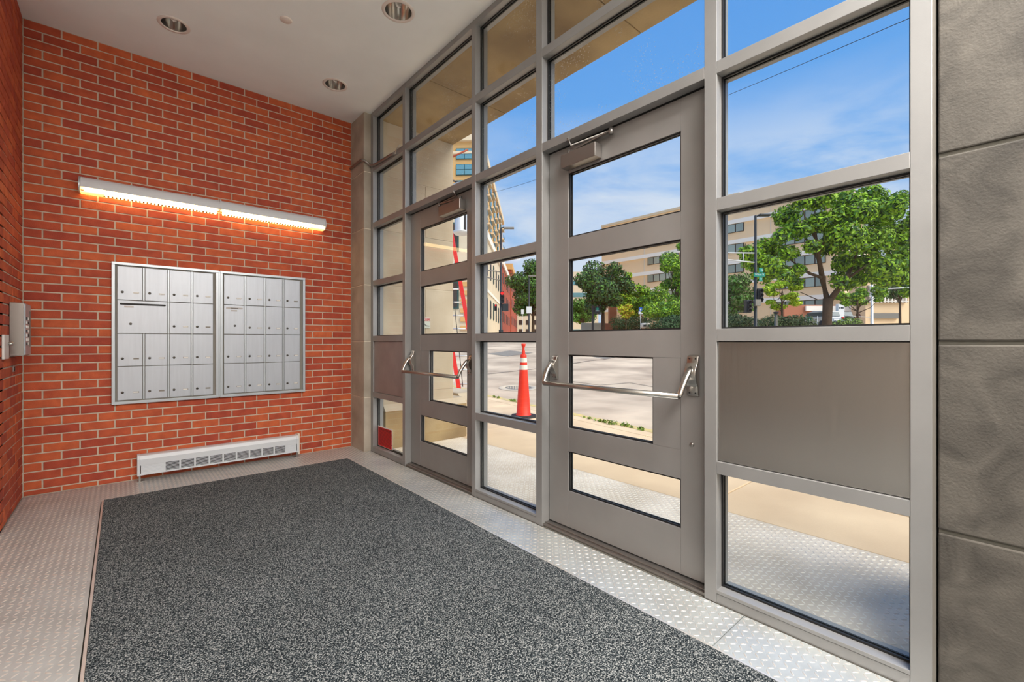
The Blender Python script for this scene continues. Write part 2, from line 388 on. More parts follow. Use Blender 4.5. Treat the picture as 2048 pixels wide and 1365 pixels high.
# --- ceiling (with round cut-outs left for the downlights)
DL=[(-1.593,-.634,.082),(-.386,-1.864,.097),(-.396,-.625,.090)]
def ceiling():
    import bmesh
    me=bpy.data.meshes.new('ceiling'); bm=bmesh.new()
    x0,x1,y0,y1=-5.6,GXF+.115,-7.2,.2
    hc=[(x,y) for x,y,_ in DL]
    xs=sorted({x0,x1}|{c[0]-.13 for c in hc}|{c[0]+.13 for c in hc}); ys=sorted({y0,y1}|{c[1]-.13 for c in hc}|{c[1]+.13 for c in hc})
    for a,b in zip(xs,xs[1:]):
        for c,d in zip(ys,ys[1:]):
            hit=[h for h in DL if a<=h[0]<=b and c<=h[1]<=d and abs(h[0]-(a+b)/2)<.14]
            hit=[h for h in hit if abs((a+b)/2-h[0])<.131 and abs((c+d)/2-h[1])<.131]
            if not hit or b-a>.27 or d-c>.27 or True and not hit:
                f=bm.faces.new([bm.verts.new(p) for p in ((a,c,ZC),(a,d,ZC),(b,d,ZC),(b,c,ZC))])
            else:
                h=hit[0]; n=32; R=h[2]
                ring=[bm.verts.new((h[0]+R*math.cos(2*PI*k/n),h[1]+R*math.sin(2*PI*k/n),ZC)) for k in range(n)]
                def sq(k):
                    t=2*PI*k/n; cx,sy=math.cos(t),math.sin(t); m_=max(abs(cx),abs(sy)); px=(a+b)/2+(b-a)/2*cx/m_; py=(c+d)/2+(d-c)/2*sy/m_; return (px,py,ZC)
                outr=[bm.verts.new(sq(k)) for k in range(n)]
                for k in range(n): bm.faces.new([ring[k],ring[(k+1)%n],outr[(k+1)%n],outr[k]])
    # slab above
    for p in (((x0,y0,ZC+.3),(x1,y0,ZC+.3),(x1,y1,ZC+.3),(x0,y1,ZC+.3)),):
        bm.faces.new([bm.verts.new(q) for q in p])
    bmesh.ops.recalc_face_normals(bm,faces=bm.faces); bm.to_mesh(me); bm.free(); me.materials.append(MATS['ceiling_paint'])
    o=bpy.data.objects.new('ceiling',me); COL.objects.link(o); return o
tag(ceiling(),'plain off-white painted lobby ceiling with small specks','ceiling',kind='structure')
# --- stone pier between brick wall and glazing, course by course
def stone_wall(name,label,m,jm,x0,x1,y0,y1,zs,jt=.006,bev=.004,inset=.005,splits=None,axis='y'):
    t=empty(name,((x0+x1)/2,(y0+y1)/2,0),label=label,cat='wall',kind='structure')
    ox,oy=(x0+x1)/2,(y0+y1)/2
    B(x0-ox+inset,x1-ox-inset,y0-oy+inset,y1-oy-inset,zs[0],zs[-1]).build('joint_core',[jm],t)
    for k,(a,b) in enumerate(zip(zs,zs[1:])):
        cuts=[y0 if axis=='y' else x0]+([] if not splits else list(splits[k%len(splits)]))+[y1 if axis=='y' else x1]
        cuts=sorted(cuts)
        for c,d in zip(cuts,cuts[1:]):
            if axis=='y': q=B(x0-ox,x1-ox,c-oy+jt/2,d-oy-jt/2,a+jt/2,b-jt/2)
            else: q=B(c-ox+jt/2,d-ox-jt/2,y0-oy,y1-oy,a+jt/2,b-jt/2)
            q.build('stone_block',[m],t,bev=bev)
    return t
stone_wall('wall_pier','pale stone pier between the brick wall and the glazing','stone_pil','joint_light',0.002,.19,-.3295,.1,[-.01,.56,1.145,1.73,2.315,2.905,ZC],.004,.006)
stone_wall('wall_right','dark grey honed stone block wall at the right edge','stone_dark','joint_dark',.066,.26,-7.05,-4.645,[-.01,.545,1.141,1.735,2.33,2.92,ZC],.012,.005,.007,splits=[(-6.1,),(-5.5,),(-6.2,)])

# ================================================================== GLAZED FRONT
RZ=[.593,1.173,1.745,2.345,2.932]; RH=.027; SILL=.058; HEAD=3.475
MUL=[(-.33,-.385),(-1.032,-1.082),(-2.119,-2.167),(-2.808,-2.862),(-3.888,-3.943),(-4.582,-4.636)]
fr=empty('trim_1',(GXF,-2.5,0),label='grey aluminium mullions and head of the glazed entrance front',cat='frame',kind='structure')
for a,b in MUL:
    MB().box(0,GXB-GXF,a+2.5,b+2.5,0,ZC).build('mullion',['frame_metal'],fr,bev=.002)
MB().box(.001,GXB-GXF,-.385+2.5,-4.582+2.5,HEAD,ZC).build('head_rail',['frame_metal'],fr,bev=.002)
MB().box(.003,GXB-GXF-.02,-4.636+2.5,-4.6455+2.5,0,ZC).build('sealant',['slip_grey'],fr)
MB().box(0.0,GXB-GXF,-.33+2.5,-4.636+2.5,-.0118,-.0004).build('base_shim',['joint_dark'],fr)
XG=.135
def pane(parent,y0,y1,z0,z1,m='glass',x=XG,name='pane'):
    """glass with black gasket loop round it (y0>y1)"""
    ya,yb=max(y0,y1),min(y0,y1)
    o=MB().box(x-.004,x+.004,yb+.002,ya-.002,z0+.002,z1-.002).build(name,[m],parent)
    mb=MB(); w=.008
    for xx in ((x-.013,x-.0045),(x+.0045,x+.013)):
        mb.box(*xx,yb,ya,z0,z0+w).box(*xx,yb,ya,z1-w,z1).box(*xx,yb,yb+w,z0+w,z1-w).box(*xx,ya-w,ya,z0+w,z1-w)
    mb.build('gasket',['gasket'],o)
    return o
def window(n,y0,y1,label,rows,doorbot=None):
    """rows: kind per row from the bottom"""
    yc=(y0+y1)/2; t=empty('window_%d'%n,(0,yc,0),label=label,cat='window',kind='structure')
    a,b=y0-yc,y1-yc
    zs=[SILL]+RZ+[HEAD]
    if doorbot is None:
        s=MB(); s.box(GXF+.002,GXB,a,b,0,.041); s.build('sill_base',['frame_metal'],t,bev=.0015)
        MB().box(GXF-.001,GXB,a-.0,b,.043,SILL).build('sill',['frame_metal'],t,bev=.0015)
        start=0
    else: start=doorbot
    for i,z in enumerate(RZ):
        if doorbot is not None and i<doorbot-1: continue
        MB().box(GXF+.0005,GXB,a,b,z-RH,z+RH).build('rail',['frame_metal'],t,bev=.0015)
    for i in range(start,6):
        za=zs[i]+(RH if i>0 else 0); zb=zs[i+1]-(RH if i<5 else 0)
        k=rows[i]
        if k=='p':
            MB().box(GXF+.012,GXF+.05,a-.001,b+.001,za+.003,zb-.003).build('infill_panel',['panel_matte' if n==1 else 'panel_metal'],t,bev=.001)
            MB().box(GXF+.02,GXF+.06,a,b,za,zb).build('panel_backing',['gasket'],t)
        else: pane(t,a,b,za,zb,'glass_wet' if k=='w' else 'glass')
    return t
window(1,MUL[0][1],MUL[1][0],'narrow glazed bay between stone pier and far door, steel panel low down','gpgggg')
window(2,MUL[2][1],MUL[3][0],'narrow all-glass bay between the two doors, traffic cone behind','gggggg'.replace('gggggg','ggggww'))
window(3,MUL[4][1],MUL[5][0],'wide glazed bay beside the dark stone wall, brushed steel panel below the tree view','gpgggg')
window(4,MUL[1][1],MUL[2][0],'two transom panes above the far door','ggggww',4)
window(5,MUL[3][1],MUL[4][0],'two transom panes above the near door','ggggww',4)
# --- doors
XD=.135; TH=.045
def door(n,yl,yr,label,gy0,gy1,g3a,g3b,latch_left):
    """yl far edge, yr near edge (yl>yr)"""
    t=empty('door_%d'%n,(XD,yl,0),label=label,cat='door',kind='structure')
    Y=lambda y:y-yl
    z0,z1=.03,2.312
    zr=[(z0,.247),(.485,.625),(1.065,1.202),(1.637,1.768),(2.155,z1)]
    MB().box(0,TH,Y(yl)-.003,Y(gy0),z0,z1).build('stile',['leaf_metal'],t,bev=.0012)
    MB().box(0,TH,Y(gy1),Y(yr)+.003,z0,z1).build('stile',['leaf_metal'],t,bev=.0012)
    for a,b in zr: MB().box(.0006,TH-.0006,Y(gy0)-.0005,Y(gy1)+.0005,a,b).build('door_rail',['leaf_metal'],t,bev=.0008)
    for i in range(4):
        za,zb=zr[i][1],zr[i+1][0]; ya,yb=gy0,gy1
        if i==1:
            ya,yb=g3a,g3b
            if g3a<gy0: MB().box(.0004,TH-.0006,Y(gy0)-.0008,Y(g3a),za+.0008,zb-.0008).build('lock_panel',['leaf_metal'],t)
            if g3b>gy1: MB().box(.0004,TH-.0006,Y(g3b),Y(gy1)+.0008,za+.0008,zb-.0008).build('lock_panel',['leaf_metal'],t)
        pane(t,Y(ya),Y(yb),za,zb,'glass',.022)
    # stop above and threshold below
    MB().box(-.006,.05,Y(yl),Y(yr),2.3165,2.319).build('door_stop',['gasket'],t)
    MB().box(-.052,.06,Y(yl),Y(yr),0,.017).box(-.035,.06,Y(yl),Y(yr),.017,.024).build('threshold',['satin_metal'],t,bev=.002)
    MB().box(.004,.04,Y(yl)+.0,Y(yl)-.004,z0,z1).box(.004,.04,Y(yr)+.004,Y(yr),z0,z1).build('weather_strip',['gasket'],t)
    return t
d1=door(1,-1.084,-2.117,'far glazed aluminium door with four panes and a crossbar',-1.255,-1.976,-1.405,-1.976,True)
d2=door(2,-2.864,-3.886,'near glazed aluminium door with four panes and a crossbar',-3.024,-3.744,-3.024,-3.595,False)
def panic(t,yl,ya,yb,zc,latch_left):
    """crossbar exit device: pivot housings and a tube between two lever arms; x negative = into the lobby"""
    Y=lambda y:y-yl
    pb=bpy.data.objects.new('panic_bar',MB().tube([(-.118,Y(ya)-.012,zc-.09),(-.118,Y(yb)+.012,zc-.09)],.0142,14).build('tmp',['hard_metal']).data)
    bpy.data.objects.remove(bpy.data.objects['tmp']); COL.objects.link(pb); pb.parent=t
    for k,(y,big) in enumerate(((ya,latch_left),(yb,not latch_left))):
        hz=.098 if big else .076; hw=.027 if big else .022
        # housing: waisted plate, profile in x-z swept across y
        prof=[(-.002,-hz),(-.016,-hz+.006),(-.02,-hz*.72),(-.021,-hz*.5),(-.036,-hz*.28),(-.046,0),(-.046,hz*.22),(-.036,hz*.45),(-.022,hz*.6),(-.018,hz*.8),(-.014,hz-.006),(-.002,hz)]
        h=MB().prism(prof,lambda a,b:(a,Y(y)-hw,zc+b),lambda a,b:(a,Y(y)+hw,zc+b),sm=True).build('pivot_housing',['hard_metal'],pb,bev=.003)
        s=MB()
        for dz in (-hz+.018,hz-.018):
            for dy in (-hw*.55,hw*.55): s.lathe([(0,-.0205),(.0035,-.0205),(.0035,-.012)],(0,Y(y)+dy,zc+dz),'x',10)
        s.build('screws',['gasket'],pb)
        # curved lever arm from the pivot out and down to the bar
        d=1 if k==0 else -1
        pts=[(-.03,Y(y),zc+.035),(-.052,Y(y),zc+.02),(-.08,Y(y)-.002*d,zc-.012),(-.103,Y(y)-.006*d,zc-.052),(-.116,Y(y)-.010*d,zc-.082),(-.118,Y(y)-.012*d,zc-.09)]
        MB().tube(pts,[.012,.0135,.0125,.0115,.0115,.0115],12,ell=1.15).build('lever_arm',['hard_metal'],pb)
    return pb
panic(d1,-1.084,-1.135,-2.035,.965,True)
panic(d2,-2.864,-2.925,-3.812,.985,False)
MB().lathe([(0,-.006),(.009,-.006),(.011,0)],(0,-3.80+2.864,.66),'x',16).build('lock_cylinder',['satin_metal'],d2)
def closer(t,yl,y0,y1,arm):
    Y=lambda y:y-yl
    c=MB().box(-.062,-.001,Y(y0),Y(y1),2.167,2.246).build('door_closer',['satin_metal'],t,bev=.003)
    ax,az=-.03,2.262
    ys=arm
    MB().lathe([(0,.03),(.014,.03),(.014,0)],(ax,Y(ys[0]),2.246),'z',12).build('pivot',['satin_metal'],c)
    m=MB(); m.obox((ax,(Y(ys[0])+Y(ys[1]))/2,az+.008),(.0,(Y(ys[1])-Y(ys[0]))/2,.012),(.010,0,0),(0,0,.004)); 
    m.tube([(ax,Y(ys[1]),az+.022),(-.035,Y(ys[2]),az+.03),(-.066,Y(ys[2]),2.33)],.007,8)
    m.lathe([(0,.02),(.013,.02),(.013,-.012),(0,-.012)],(ax,Y(ys[1]),az+.015),'z',12)
    m.build('closer_arm',['satin_metal'],c)
closer(d2,-2.864,-3.02,-3.275,(-3.06,-3.36,-3.08))
closer(d1,-1.084,-1.66,-1.965,(-1.93,-1.62,-1.88))

# ================================================================== LOBBY THINGS
# floor mat
mt=empty('floor_mat',(-1.11,-3.2,0),label='large charcoal speckled entrance mat with a thin metal edge strip',cat='mat')
MB().box(-.875,.875,-3.3,2.7,.0,.011).build('carpet_pile',['carpet'],mt,bev=.003)
MB().box(-.886,-.876,-3.3,2.713,0,.007).box(.876,.888,-3.3,2.713,0,.007).box(-.876,.876,2.701,2.713,0,.007).build('edge_strip',['lug_metal'],mt)
# mailboxes
def mailboxes(x0,x1,label,cols,rows,special,nm):
    t=empty('mailbox_bank',(x0,-.002,0),label=label,cat='mailboxes',group='wall mailbox banks')
    w=x1-x0; F=.022
    f=MB(); z0,z1=.634,1.785
    f.box(0,w,-.028,0,z0,z0+F).box(0,w,-.028,0,z1-F,z1).box(0,F,-.028,0,z0+F,z1-F).box(w-F,w,-.028,0,z0+F,z1-F)
    fo=f.build('frame',['mailbox_frame'],t,bev=.002)
    MB().box(F,w-F,-.012,0,z0+F,z1-F).build('back_plate',['slip_grey'],t)
    g=.0026
    lock=MB().lathe([(.0,-.006),(.0075,-.006),(.0098,-.004),(.0098,0)],(0,0,0),'y',14).build('lock',['lock_metal']); lme=lock.data; bpy.data.objects.remove(lock)
    kh=MB().box(-.0016,.0016,-.0066,-.0055,-.0052,.0052).build('keyhole',['dark_hole']); kme=kh.data; bpy.data.objects.remove(kh)
    lp=MB().box(-.0185,.0185,-.0018,0,-.0065,.0065); lp=lp.build('label_holder',['satin_metal']); pme=lp.data; bpy.data.objects.remove(lp)
    def slip(m):
        s=MB().box(-.016,.016,-.0024,-.0018,-.0042,.0042).build('name_slip',[m]); me=s.data; bpy.data.objects.remove(s); return me
    sw,sg=slip('slip_white'),slip('slip_grey')
    R=random.Random(nm)
    def dr(a,b,za,zb,kind):
        a-=x0;b-=x0
        d=MB().box(0,b-a-2*g,-.021,-.012,0,zb-za-2*g).build('mailbox_door',['mailbox_metal'],t,bev=.0015,loc=(a+g,0,za+g))
        W=b-a
        if kind=='n':
            inst(lme,'lock',d,(W*.19,-.021,.062)); inst(kme,'lock',d,(W*.19,-.0215,.062))
            inst(pme,'label_holder',d,(W*.72,-.021,.060)); inst(sw if R.random()<.75 else sg,'name_slip',d,(W*.72+R.uniform(-.002,.002),-.0212,.060))
        else:
            n=6; hw=(W-.03)/2-.007; r=.0075 if kind=='b' else .0075
            poly=[(hw+r*math.cos(-PI/2+PI*i/n),r*math.sin(-PI/2+PI*i/n)) for i in range(n+1)]+[(-hw+r*math.cos(PI/2+PI*i/n),r*math.sin(PI/2+PI*i/n)) for i in range(n+1)]
            H=zb-za
            MB().prism(poly,lambda p,q:(W/2+p,-.0225,H-.034+q),lambda p,q:(W/2+p,-.0195,H-.034+q)).build('mail_slot',['dark_hole' if kind=='b' else 'satin_metal'],d)
            if kind=='s': MB().box(W/2-.03,W/2+.03,-.0232,-.0226,H-.0365,H-.0315).build('slot_opening',['dark_hole'],d)
            lx=.13*W+.02 if kind=='b' else W*.42
            q=inst(pme,'label_holder',d,(W*.22 if kind=='b' else W*.48,-.021,H-.056)); q.scale=(1.6 if kind=='b' else 1.3,1,1.0)
            inst(lme,'lock',d,(W*.25 if kind=='b' else W*.52,-.021,.077)); inst(kme,'lock',d,(W*.25 if kind=='b' else W*.52,-.0215,.077))
    for r in range(4):
        za,zb=rows[r+1],rows[r]
        c=0
        while c<4:
            if (r,c) in special:
                k,span=special[(r,c)]; dr(cols[c][0],cols[c+span-1][1],za,zb,k); c+=span
            else: dr(*cols[c],za,zb,'n'); c+=1
    # slim divider strips between columns
    for c in range(3):
        xm=(cols[c][1]+cols[c+1][0])/2-x0; hw=(cols[c+1][0]-cols[c][1])/2-.001
        for r in range(4):
            if (r,c) in special and special[(r,c)][1]==2: continue
            MB().box(xm-hw,xm+hw,-.0195,-.012,rows[r+1]+.002,rows[r]-.002).build('divider',['mailbox_frame'],t)
    return t
rows=[1.755,1.480,1.208,.940,.664]
mailboxes(-1.951,-1.225,'left wall mailbox bank with one double-width outgoing mail slot door',[(-1.918,-1.756),(-1.744,-1.593),(-1.580,-1.429),(-1.417,-1.266)],rows,{(1,0):('b',2)},3)
mailboxes(-1.215,-.484,'right wall mailbox bank with one small slotted door in first column',[(-1.186,-1.023),(-1.010,-.856),(-.842,-.694),(-.681,-.532)],rows,{(1,0):('s',1)},9)
MB().box(-1.2245,-1.2155,-.026,-.002,.64,1.78).build('divider_post',['mailbox_frame'])
pp=bpy.data.objects['divider_post']; tag(pp,'slim metal strip joining the two mailbox banks','strip')
# baseboard heater
ht=empty('baseboard_heater',(-1.178,-.002,0),label='low pale grey baseboard heater with slotted grille under the mailboxes',cat='heater')
hx=.598
prof=[(0,.048),(-.082,.048),(-.086,.052),(-.086,.176),(-.072,.202),(-.055,.21),(0,.21)]
cov=[(-.072,.203),(-.086,.177),(-.086,.128),(-.0835,.128),(-.0835,.176),(-.070,.200)]
MB().prism([(-.004,.05),(-.078,.05),(-.078,.17),(-.066,.195),(-.004,.2)],lambda a,b:(-hx+.006,a,b),lambda a,b:(hx-.006,a,b)).build('core',['slip_grey'],ht)
MB().prism([(0,.204),(-.055,.204),(-.0725,.1975),(-.085,.176),(-.085,.130),(-.087,.130),(-.087,.177),(-.0735,.2035),(-.055,.21),(0,.21)],lambda a,b:(-hx,a,b),lambda a,b:(hx,a,b)).build('top_cover',['heater_white'],ht)
MB().box(-hx,hx,-.087,-.078,.048,.062).build('bottom_rail',['heater_white'],ht,bev=.002)
# louvres and posts
mb=MB()
for k in range(6):
    z=.069+k*.0105
    mb.obox((0,-.084,z),(hx-.012,0,0),(0,.003,-.0016),(0,.0006,.0012))
o=mb.build('grille_slats',['heater_white'],ht)
n=9; seg=(2*hx-.16-.10)/n
for k in range(n+1):
    x=-hx+.16+k*seg
    MB().box(x-.006,x+.006,-.0875,-.082,.062,.131).build('grille_post',['heater_white'],ht)
MB().box(-hx+.006,-hx+.158,-.084,-.080,.062,.131).build('grille_blank',['heater_white'],ht)
MB().box(hx-.098,hx-.006,-.084,-.080,.062,.131).build('grille_blank',['heater_white'],ht)
MB().box(-hx+.16,hx-.10,-.0795,-.079,.063,.130).build('grille_recess',['dark_hole'],ht)
for s in (-1,1):
    MB().prism([(0,.045),(-.09,.045),(-.09,.18),(-.075,.207),(-.055,.214),(0,.214)],lambda a,b:(s*hx,a,b),lambda a,b:(s*(hx+.018),a,b)).build('end_cap',['heater_white'],ht,bev=.002)
    MB().box(s*(hx-.004),s*(hx+.008),-.088,-.076,0,.048).box(s*(hx-.03),s*(hx+.014),-.092,-.06,0,.004).build('leg',['satin_metal'],ht)
MB().box(hx+.018,hx+.034,-.06,0,.02,.222).build('side_trim',['joint_light'],ht)
# wall light
lt=empty('wall_light',(-1.22,-.002,0),label='long white two-section wall light glowing warm above the mailboxes',cat='light')
def fix(xa,xb,tip):
    a=xa+1.22;b=xb+1.22
    n=8; prof=[(0,2.412)]+[(-.05-.052*math.sin(PI/2*i/n),2.345+.067*math.cos(PI/2*i/n)) for i in range(n+1)]+[(-.10,2.326),(0,2.326)]
    h=MB().prism(prof,lambda p,q:(a,p,q),lambda p,q:(b,p,q)).build('housing',['fixture_white'],lt)
    pl=[(-.098,2.325)]+[(-.045-.053*math.cos(PI/2*i/n),2.325-.032*math.sin(PI/2*i/n)) for i in range(1,n+1)]+[(-.01,2.293),(-.01,2.325)]
    MB().prism(pl,lambda p,q:(a+.02,p,q),lambda p,q:(b-.02,p,q)).build('lens',['lens'],lt)
    mb=MB(); x=a+(.13 if tip==0 else .03); e=b-(.03 if tip==0 else .14)
    while x<e: mb.box(x,x+.012,-.062,-.036,2.287,2.294); x+=.024
    mb.build('louvre_teeth',['louvre'],lt)
    if tip==0: MB().box(a,a+.14,-.085,-.02,2.288,2.300).build('lens_tip',['lens_tip'],lt,bev=.003)
    else: MB().box(b-.14,b,-.085,-.02,2.288,2.300).build('lens_tip',['lens_tip'],lt,bev=.003)
fix(-2.128,-1.224,0); fix(-1.216,-.312,1)
MB().box(-.004,.004,-.103,0,2.338,2.413).build('joint_band',['fixture_white'],lt)
n=8
pe=[(0,2.415)]+[(-.05-.055*math.sin(PI/2*i/n),2.345+.070*math.cos(PI/2*i/n)) for i in range(n+1)]+[(-.05-.055*math.cos(PI/2*i/n),2.345-.052*math.sin(PI/2*i/n)) for i in range(1,n+1)]+[(0,2.293)]
for s,x in ((-1,-.910),(1,.910)):
    MB().prism(pe,lambda p,q:(x,p,q),lambda p,q:(x+s*.008,p,q)).build('end_cap',['fixture_white' if s>0 else 'mailbox_frame'],lt)
# downlights
DLL=['recessed round downlight nearest the brick wall on the left','largest recessed round downlight near the glazing','small recessed round downlight above the far glazing corner']
for i,(x,y,r) in enumerate(DL):
    t=empty('downlight',(x,y,ZC),label=DLL[i],cat='downlight',group='recessed ceiling downlights')
    MB().lathe([(r-.004,.004),(r-.004,-.004),(r+.002,-.006),(r+.018,-.004),(r+.020,0)],(0,0,0),'z',40).build('trim_ring',['trim_white'],t)
    MB().lathe([(r-.004,0),(r-.006,.05),(r-.016,.12),(r*.55,.17),(0,.175)],(0,0,0),'z',40).build('reflector',['reflector'],t,recalc=False)
    b=MB(); b.tube([(-.016,0,.15),(-.016,0,.05),(-.011,0,.037),(0,0,.031),(.011,0,.037),(.016,0,.05),(.016,0,.15)],.009,10)
    b.lathe([(0,.135),(.022,.135),(.022,.172)],(0,0,0),'z',16); b.build('lamp',['bulb'],t)
sc=MB().lathe([(0,-.008),(.036,-.008),(.041,-.004),(.042,0)],(0,0,0),'z',32).build('ceiling_disc',['trim_white'],loc=(-.973,-1.241,ZC)); tag(sc,'small round white cover plate on the ceiling between the downlights','cover plate')
# made-up housings around the added fill lights behind the camera
for x,y,sx,sy in ((-2.6,-6.1,2.4,.5),(-.62,-5.75,.7,1.5),(-4.6,-6.1,.8,.8)):
    q=MB(); a,b=sx/2+.03,sy/2+.03
    q.box(-a,a,-b,-b+.03,-.085,0).box(-a,a,b-.03,b,-.085,0).box(-a,-a+.03,-b+.03,b-.03,-.085,0).box(a-.03,a,-b+.03,b-.03,-.085,0).box(-a+.03,a-.03,-b+.03,b-.03,-.02,0)
    o=q.build('fill_light_housing',['trim_white'],loc=(x,y,ZC)); tag(o,{-2.6:'wide housing of an added fill light at the back wall',-.62:'shorter housing of an added fill light near the glazing side',-4.6:'square housing of an added fill light over the side alcove'}[x],'lamp',group='rectangular added fill lights')
# entry panel on the return wall
ep=empty('entry_panel',(XL,-.405,1.05),label='stainless steel entry phone box on the narrow brick return',cat='intercom')
MB().box(0,.066,-.118,.118,0,.348).build('housing',['satin_metal'],ep,bev=.003)
MB().box(.066,.072,-.112,.112,.006,.342).build('face_plate',['mailbox_frame'],ep,bev=.001)
for r in range(7):
    for c in range(2):
        MB().box(.072,.0755,-.08+c*.05,-.05+c*.05,.07+r*.028,.088+r*.028).build('button',['slip_white' if (r+c)%3 else 'dark_hole'],ep)
MB().box(.072,.0735,.04,.09,.06,.30).build('directory_window',['slip_grey'],ep)
MB().box(0,.004,.118,.20,.01,.29).build('wall_flange',['alu'],ep)
cv=empty('lock_cover',(XL,-.665,1.035),label='narrow bright metal keeper plate beside the entry panel',cat='keeper plate')
MB().box(0,.012,-.10,.05,0,.150).build('plate',['alu'],cv,bev=.002)
MB().lathe([(0,.034),(.012,.034),(.014,.022),(.009,.012)],(0,.02,.095),'x',14).build('knob',['hard_metal'],cv)
bd=empty('key_switch',(XL,-.372,.94),label='tiny dark key switch below the steel entry panel',cat='switch')
MB().box(0,.006,-.03,.03,0,.04).build('plate',['satin_metal'],bd,bev=.001)
MB().box(.006,.009,-.022,-.002,.008,.032).build('key_slot',['dark_hole'],bd)
# cable conduit bent round the pier
cd=MB().tube([(-.012,-.004,3.02),(-.018,-.09,3.02),(-.018,-.20,3.02),(-.019,-.27,3.02),(-.016,-.325,3.015),(.004,-.347,3.005),(.03,-.352,2.99),(.052,-.362,2.972),(.062,-.40,2.958),(.063,-.5,2.945),(.063,-.80,2.935),(.064,-.90,2.928)],.0135,12).build('conduit',['satin_metal'])
cc=empty('cable_conduit',(0,-.33,3.0),label='grey bent conduit running round the stone pier onto the upper rail',cat='conduit'); cd.parent=cc; cd.matrix_parent_inverse=Matrix.Translation((0,.33,-3.0)); 
k=MB().tube([(.06,-.935,2.915),(.05,-.93,2.908),(.044,-.945,2.915),(.046,-.97,2.935),(.05,-1.02,2.958)],.0045,8).build('hook',['hard_metal'],cc); k.matrix_parent_inverse=Matrix.Translation((0,.33,-3.0))
# red notice on the inside of the low pane
rn=empty('red_notice',(.127,-.535,.075),label='red printed notice stuck low in the far narrow pane',cat='notice')
MB().box(-.001,.001,-.185,.145,-.015,.195).build('backing',['slip_white'],rn)
MB().box(-.0022,-.001,-.172,.135,-.005,.185).build('paper',['red_paper'],rn)
mb=MB(); R=random.Random(2)
for r in range(14):
    z=.012+r*.012; y=.125
    while y>-.16:
        w=R.uniform(.012,.045); mb.box(-.0027,-.0022,y-w,y,z,z+(.0075 if r in(12,13) else .005)); y-=w+.006
mb.build('print_lines',['red_dark'],rn)
# ================================================================== OUTSIDE: ENTRANCE RECESS
ZS=3.49
stone_wall('exterior_wall','pale limestone side wall of the entrance recess, seen through the far door','stone_warm','joint_light',.205,1.1,-.33,.5,[0.0,.58,1.16,1.74,2.325,2.91,3.49,4.3],.005,.004,.006,splits=[(.72,),()],axis='x')
pl=empty('wall_plinth',(.7,-.1,0),label='projecting limestone plinth at the foot of the recess wall',cat='plinth',kind='structure')
prof=[(-.25,0),(.46,0),(.46,.38),(.40,.47),(-.25,.47)]
MB().box(-.49,.55,-.29,.6,0,.40).build('plinth_block',['stone_brown'],pl,bev=.004)
MB().prism([(-.29,.40),(-.232,.468),(.6,.468),(.6,.40)],lambda a,b:(-.49,a,b),lambda a,b:(.55,a,b)).build('plinth_cap',['stone_warm'],pl)
MB().box(.55,.9,-.18,.5,0,.42).prism([(-.18,.42),(-.1,.5),(.5,.5),(.5,.42)],lambda a,b:(.55,a,b),lambda a,b:(.9,a,b)).build('plinth_return',['stone_warm'],pl,bev=.003)
so_=empty('soffit',(.65,-3,ZS),label='stained brown concrete soffit over the entrance outside the glazing',cat='soffit',kind='structure')
for a,b in ((.36,-1.3),(-1.3,-2.9),(-2.9,-4.5),(-4.5,-7)):
    MB().box(.195-.65,1.1-.65,a+3-.003,b+3+.003,0,.3).build('soffit_slab',['stone_brown'],so_,bev=.004)
MB().box(.25-.65,1.05-.65,3.3,-4,.02,.9).build('parapet',['stone_warm'],so_)
tag(B(.26,1.1,-7.05,-4.75,0,3.49).build('exterior_pier',['stone_warm']),'stone pier outside right of the glazed bay','pier',kind='structure')
eg=empty('entrance_plate',(.65,-2.5,0),label='outdoor metal tread plate landing outside the doors',cat='landing',kind='structure')
MB().box(-.46,.53,-5,2.2,-.12,-.012).build('subbase',['joint_dark'],eg)
for a,b in ((-.33,-1.25),(-1.25,-2.45),(-2.45,-4.75),(-4.75,-7.2)):
    MB().box(.19-.65,1.18-.65,a+2.5-g,b+2.5+g,-.012,0).build('floor_plate',['plate_out'],eg)
lug=lugs([(x-.65,y+2.5,k) for x,y,k in cells([(.2,1.18,-4.9,-.39)])],0,'tread_lugs',eg,'lug_out')
# sidewalk slabs between landing and curb
def curbx(y): return 3.226+(y+1.689)*(.732/4.427)
sw=empty('sidewalk',(0,0,0),label='beige concrete sidewalk slabs between landing and curb',cat='sidewalk',kind='structure')
ys=[-9,-6.2,-3.35,-1.8,-.25,1.3,2.85,4.4,6,8,10,12.5,15,18,22,26,30,35]
def slab(x0f,x1f,y0,y1,m='concrete',dz=0,name='slab',par=None,th=.12):
    v=[(x0f(y0),y0),(x1f(y0),y0),(x1f(y1),y1),(x0f(y1),y1)]
    MB().add([(x,y,zt(x,y)-th+dz) for x,y in v]+[(x,y,zt(x,y)+dz) for x,y in v],[(0,3,2,1),(4,5,6,7),(0,1,5,4),(1,2,6,5),(2,3,7,6),(3,0,4,7)]).build(name,[m],par or sw,bev=.006)
for a,b in zip(ys,ys[1:]):
    ga,gb=a+.005,b-.005
    xm=lambda y:2.2+(y+1.689)*.08
    slab(lambda y:1.185 if y<-.2 else 1.0,lambda y:xm(y)-.005,ga,gb)
    slab(lambda y:xm(y)+.005,lambda y:curbx(y)-.32,ga,gb)
    slab(lambda y:curbx(y)-.31,lambda y:curbx(y)-.09,ga,gb,name='edge_slab')
    slab(lambda y:curbx(y)-.085,lambda y:curbx(y)+.06,ga,gb,'curb_yellow',name='curb_stone',dz=.002)
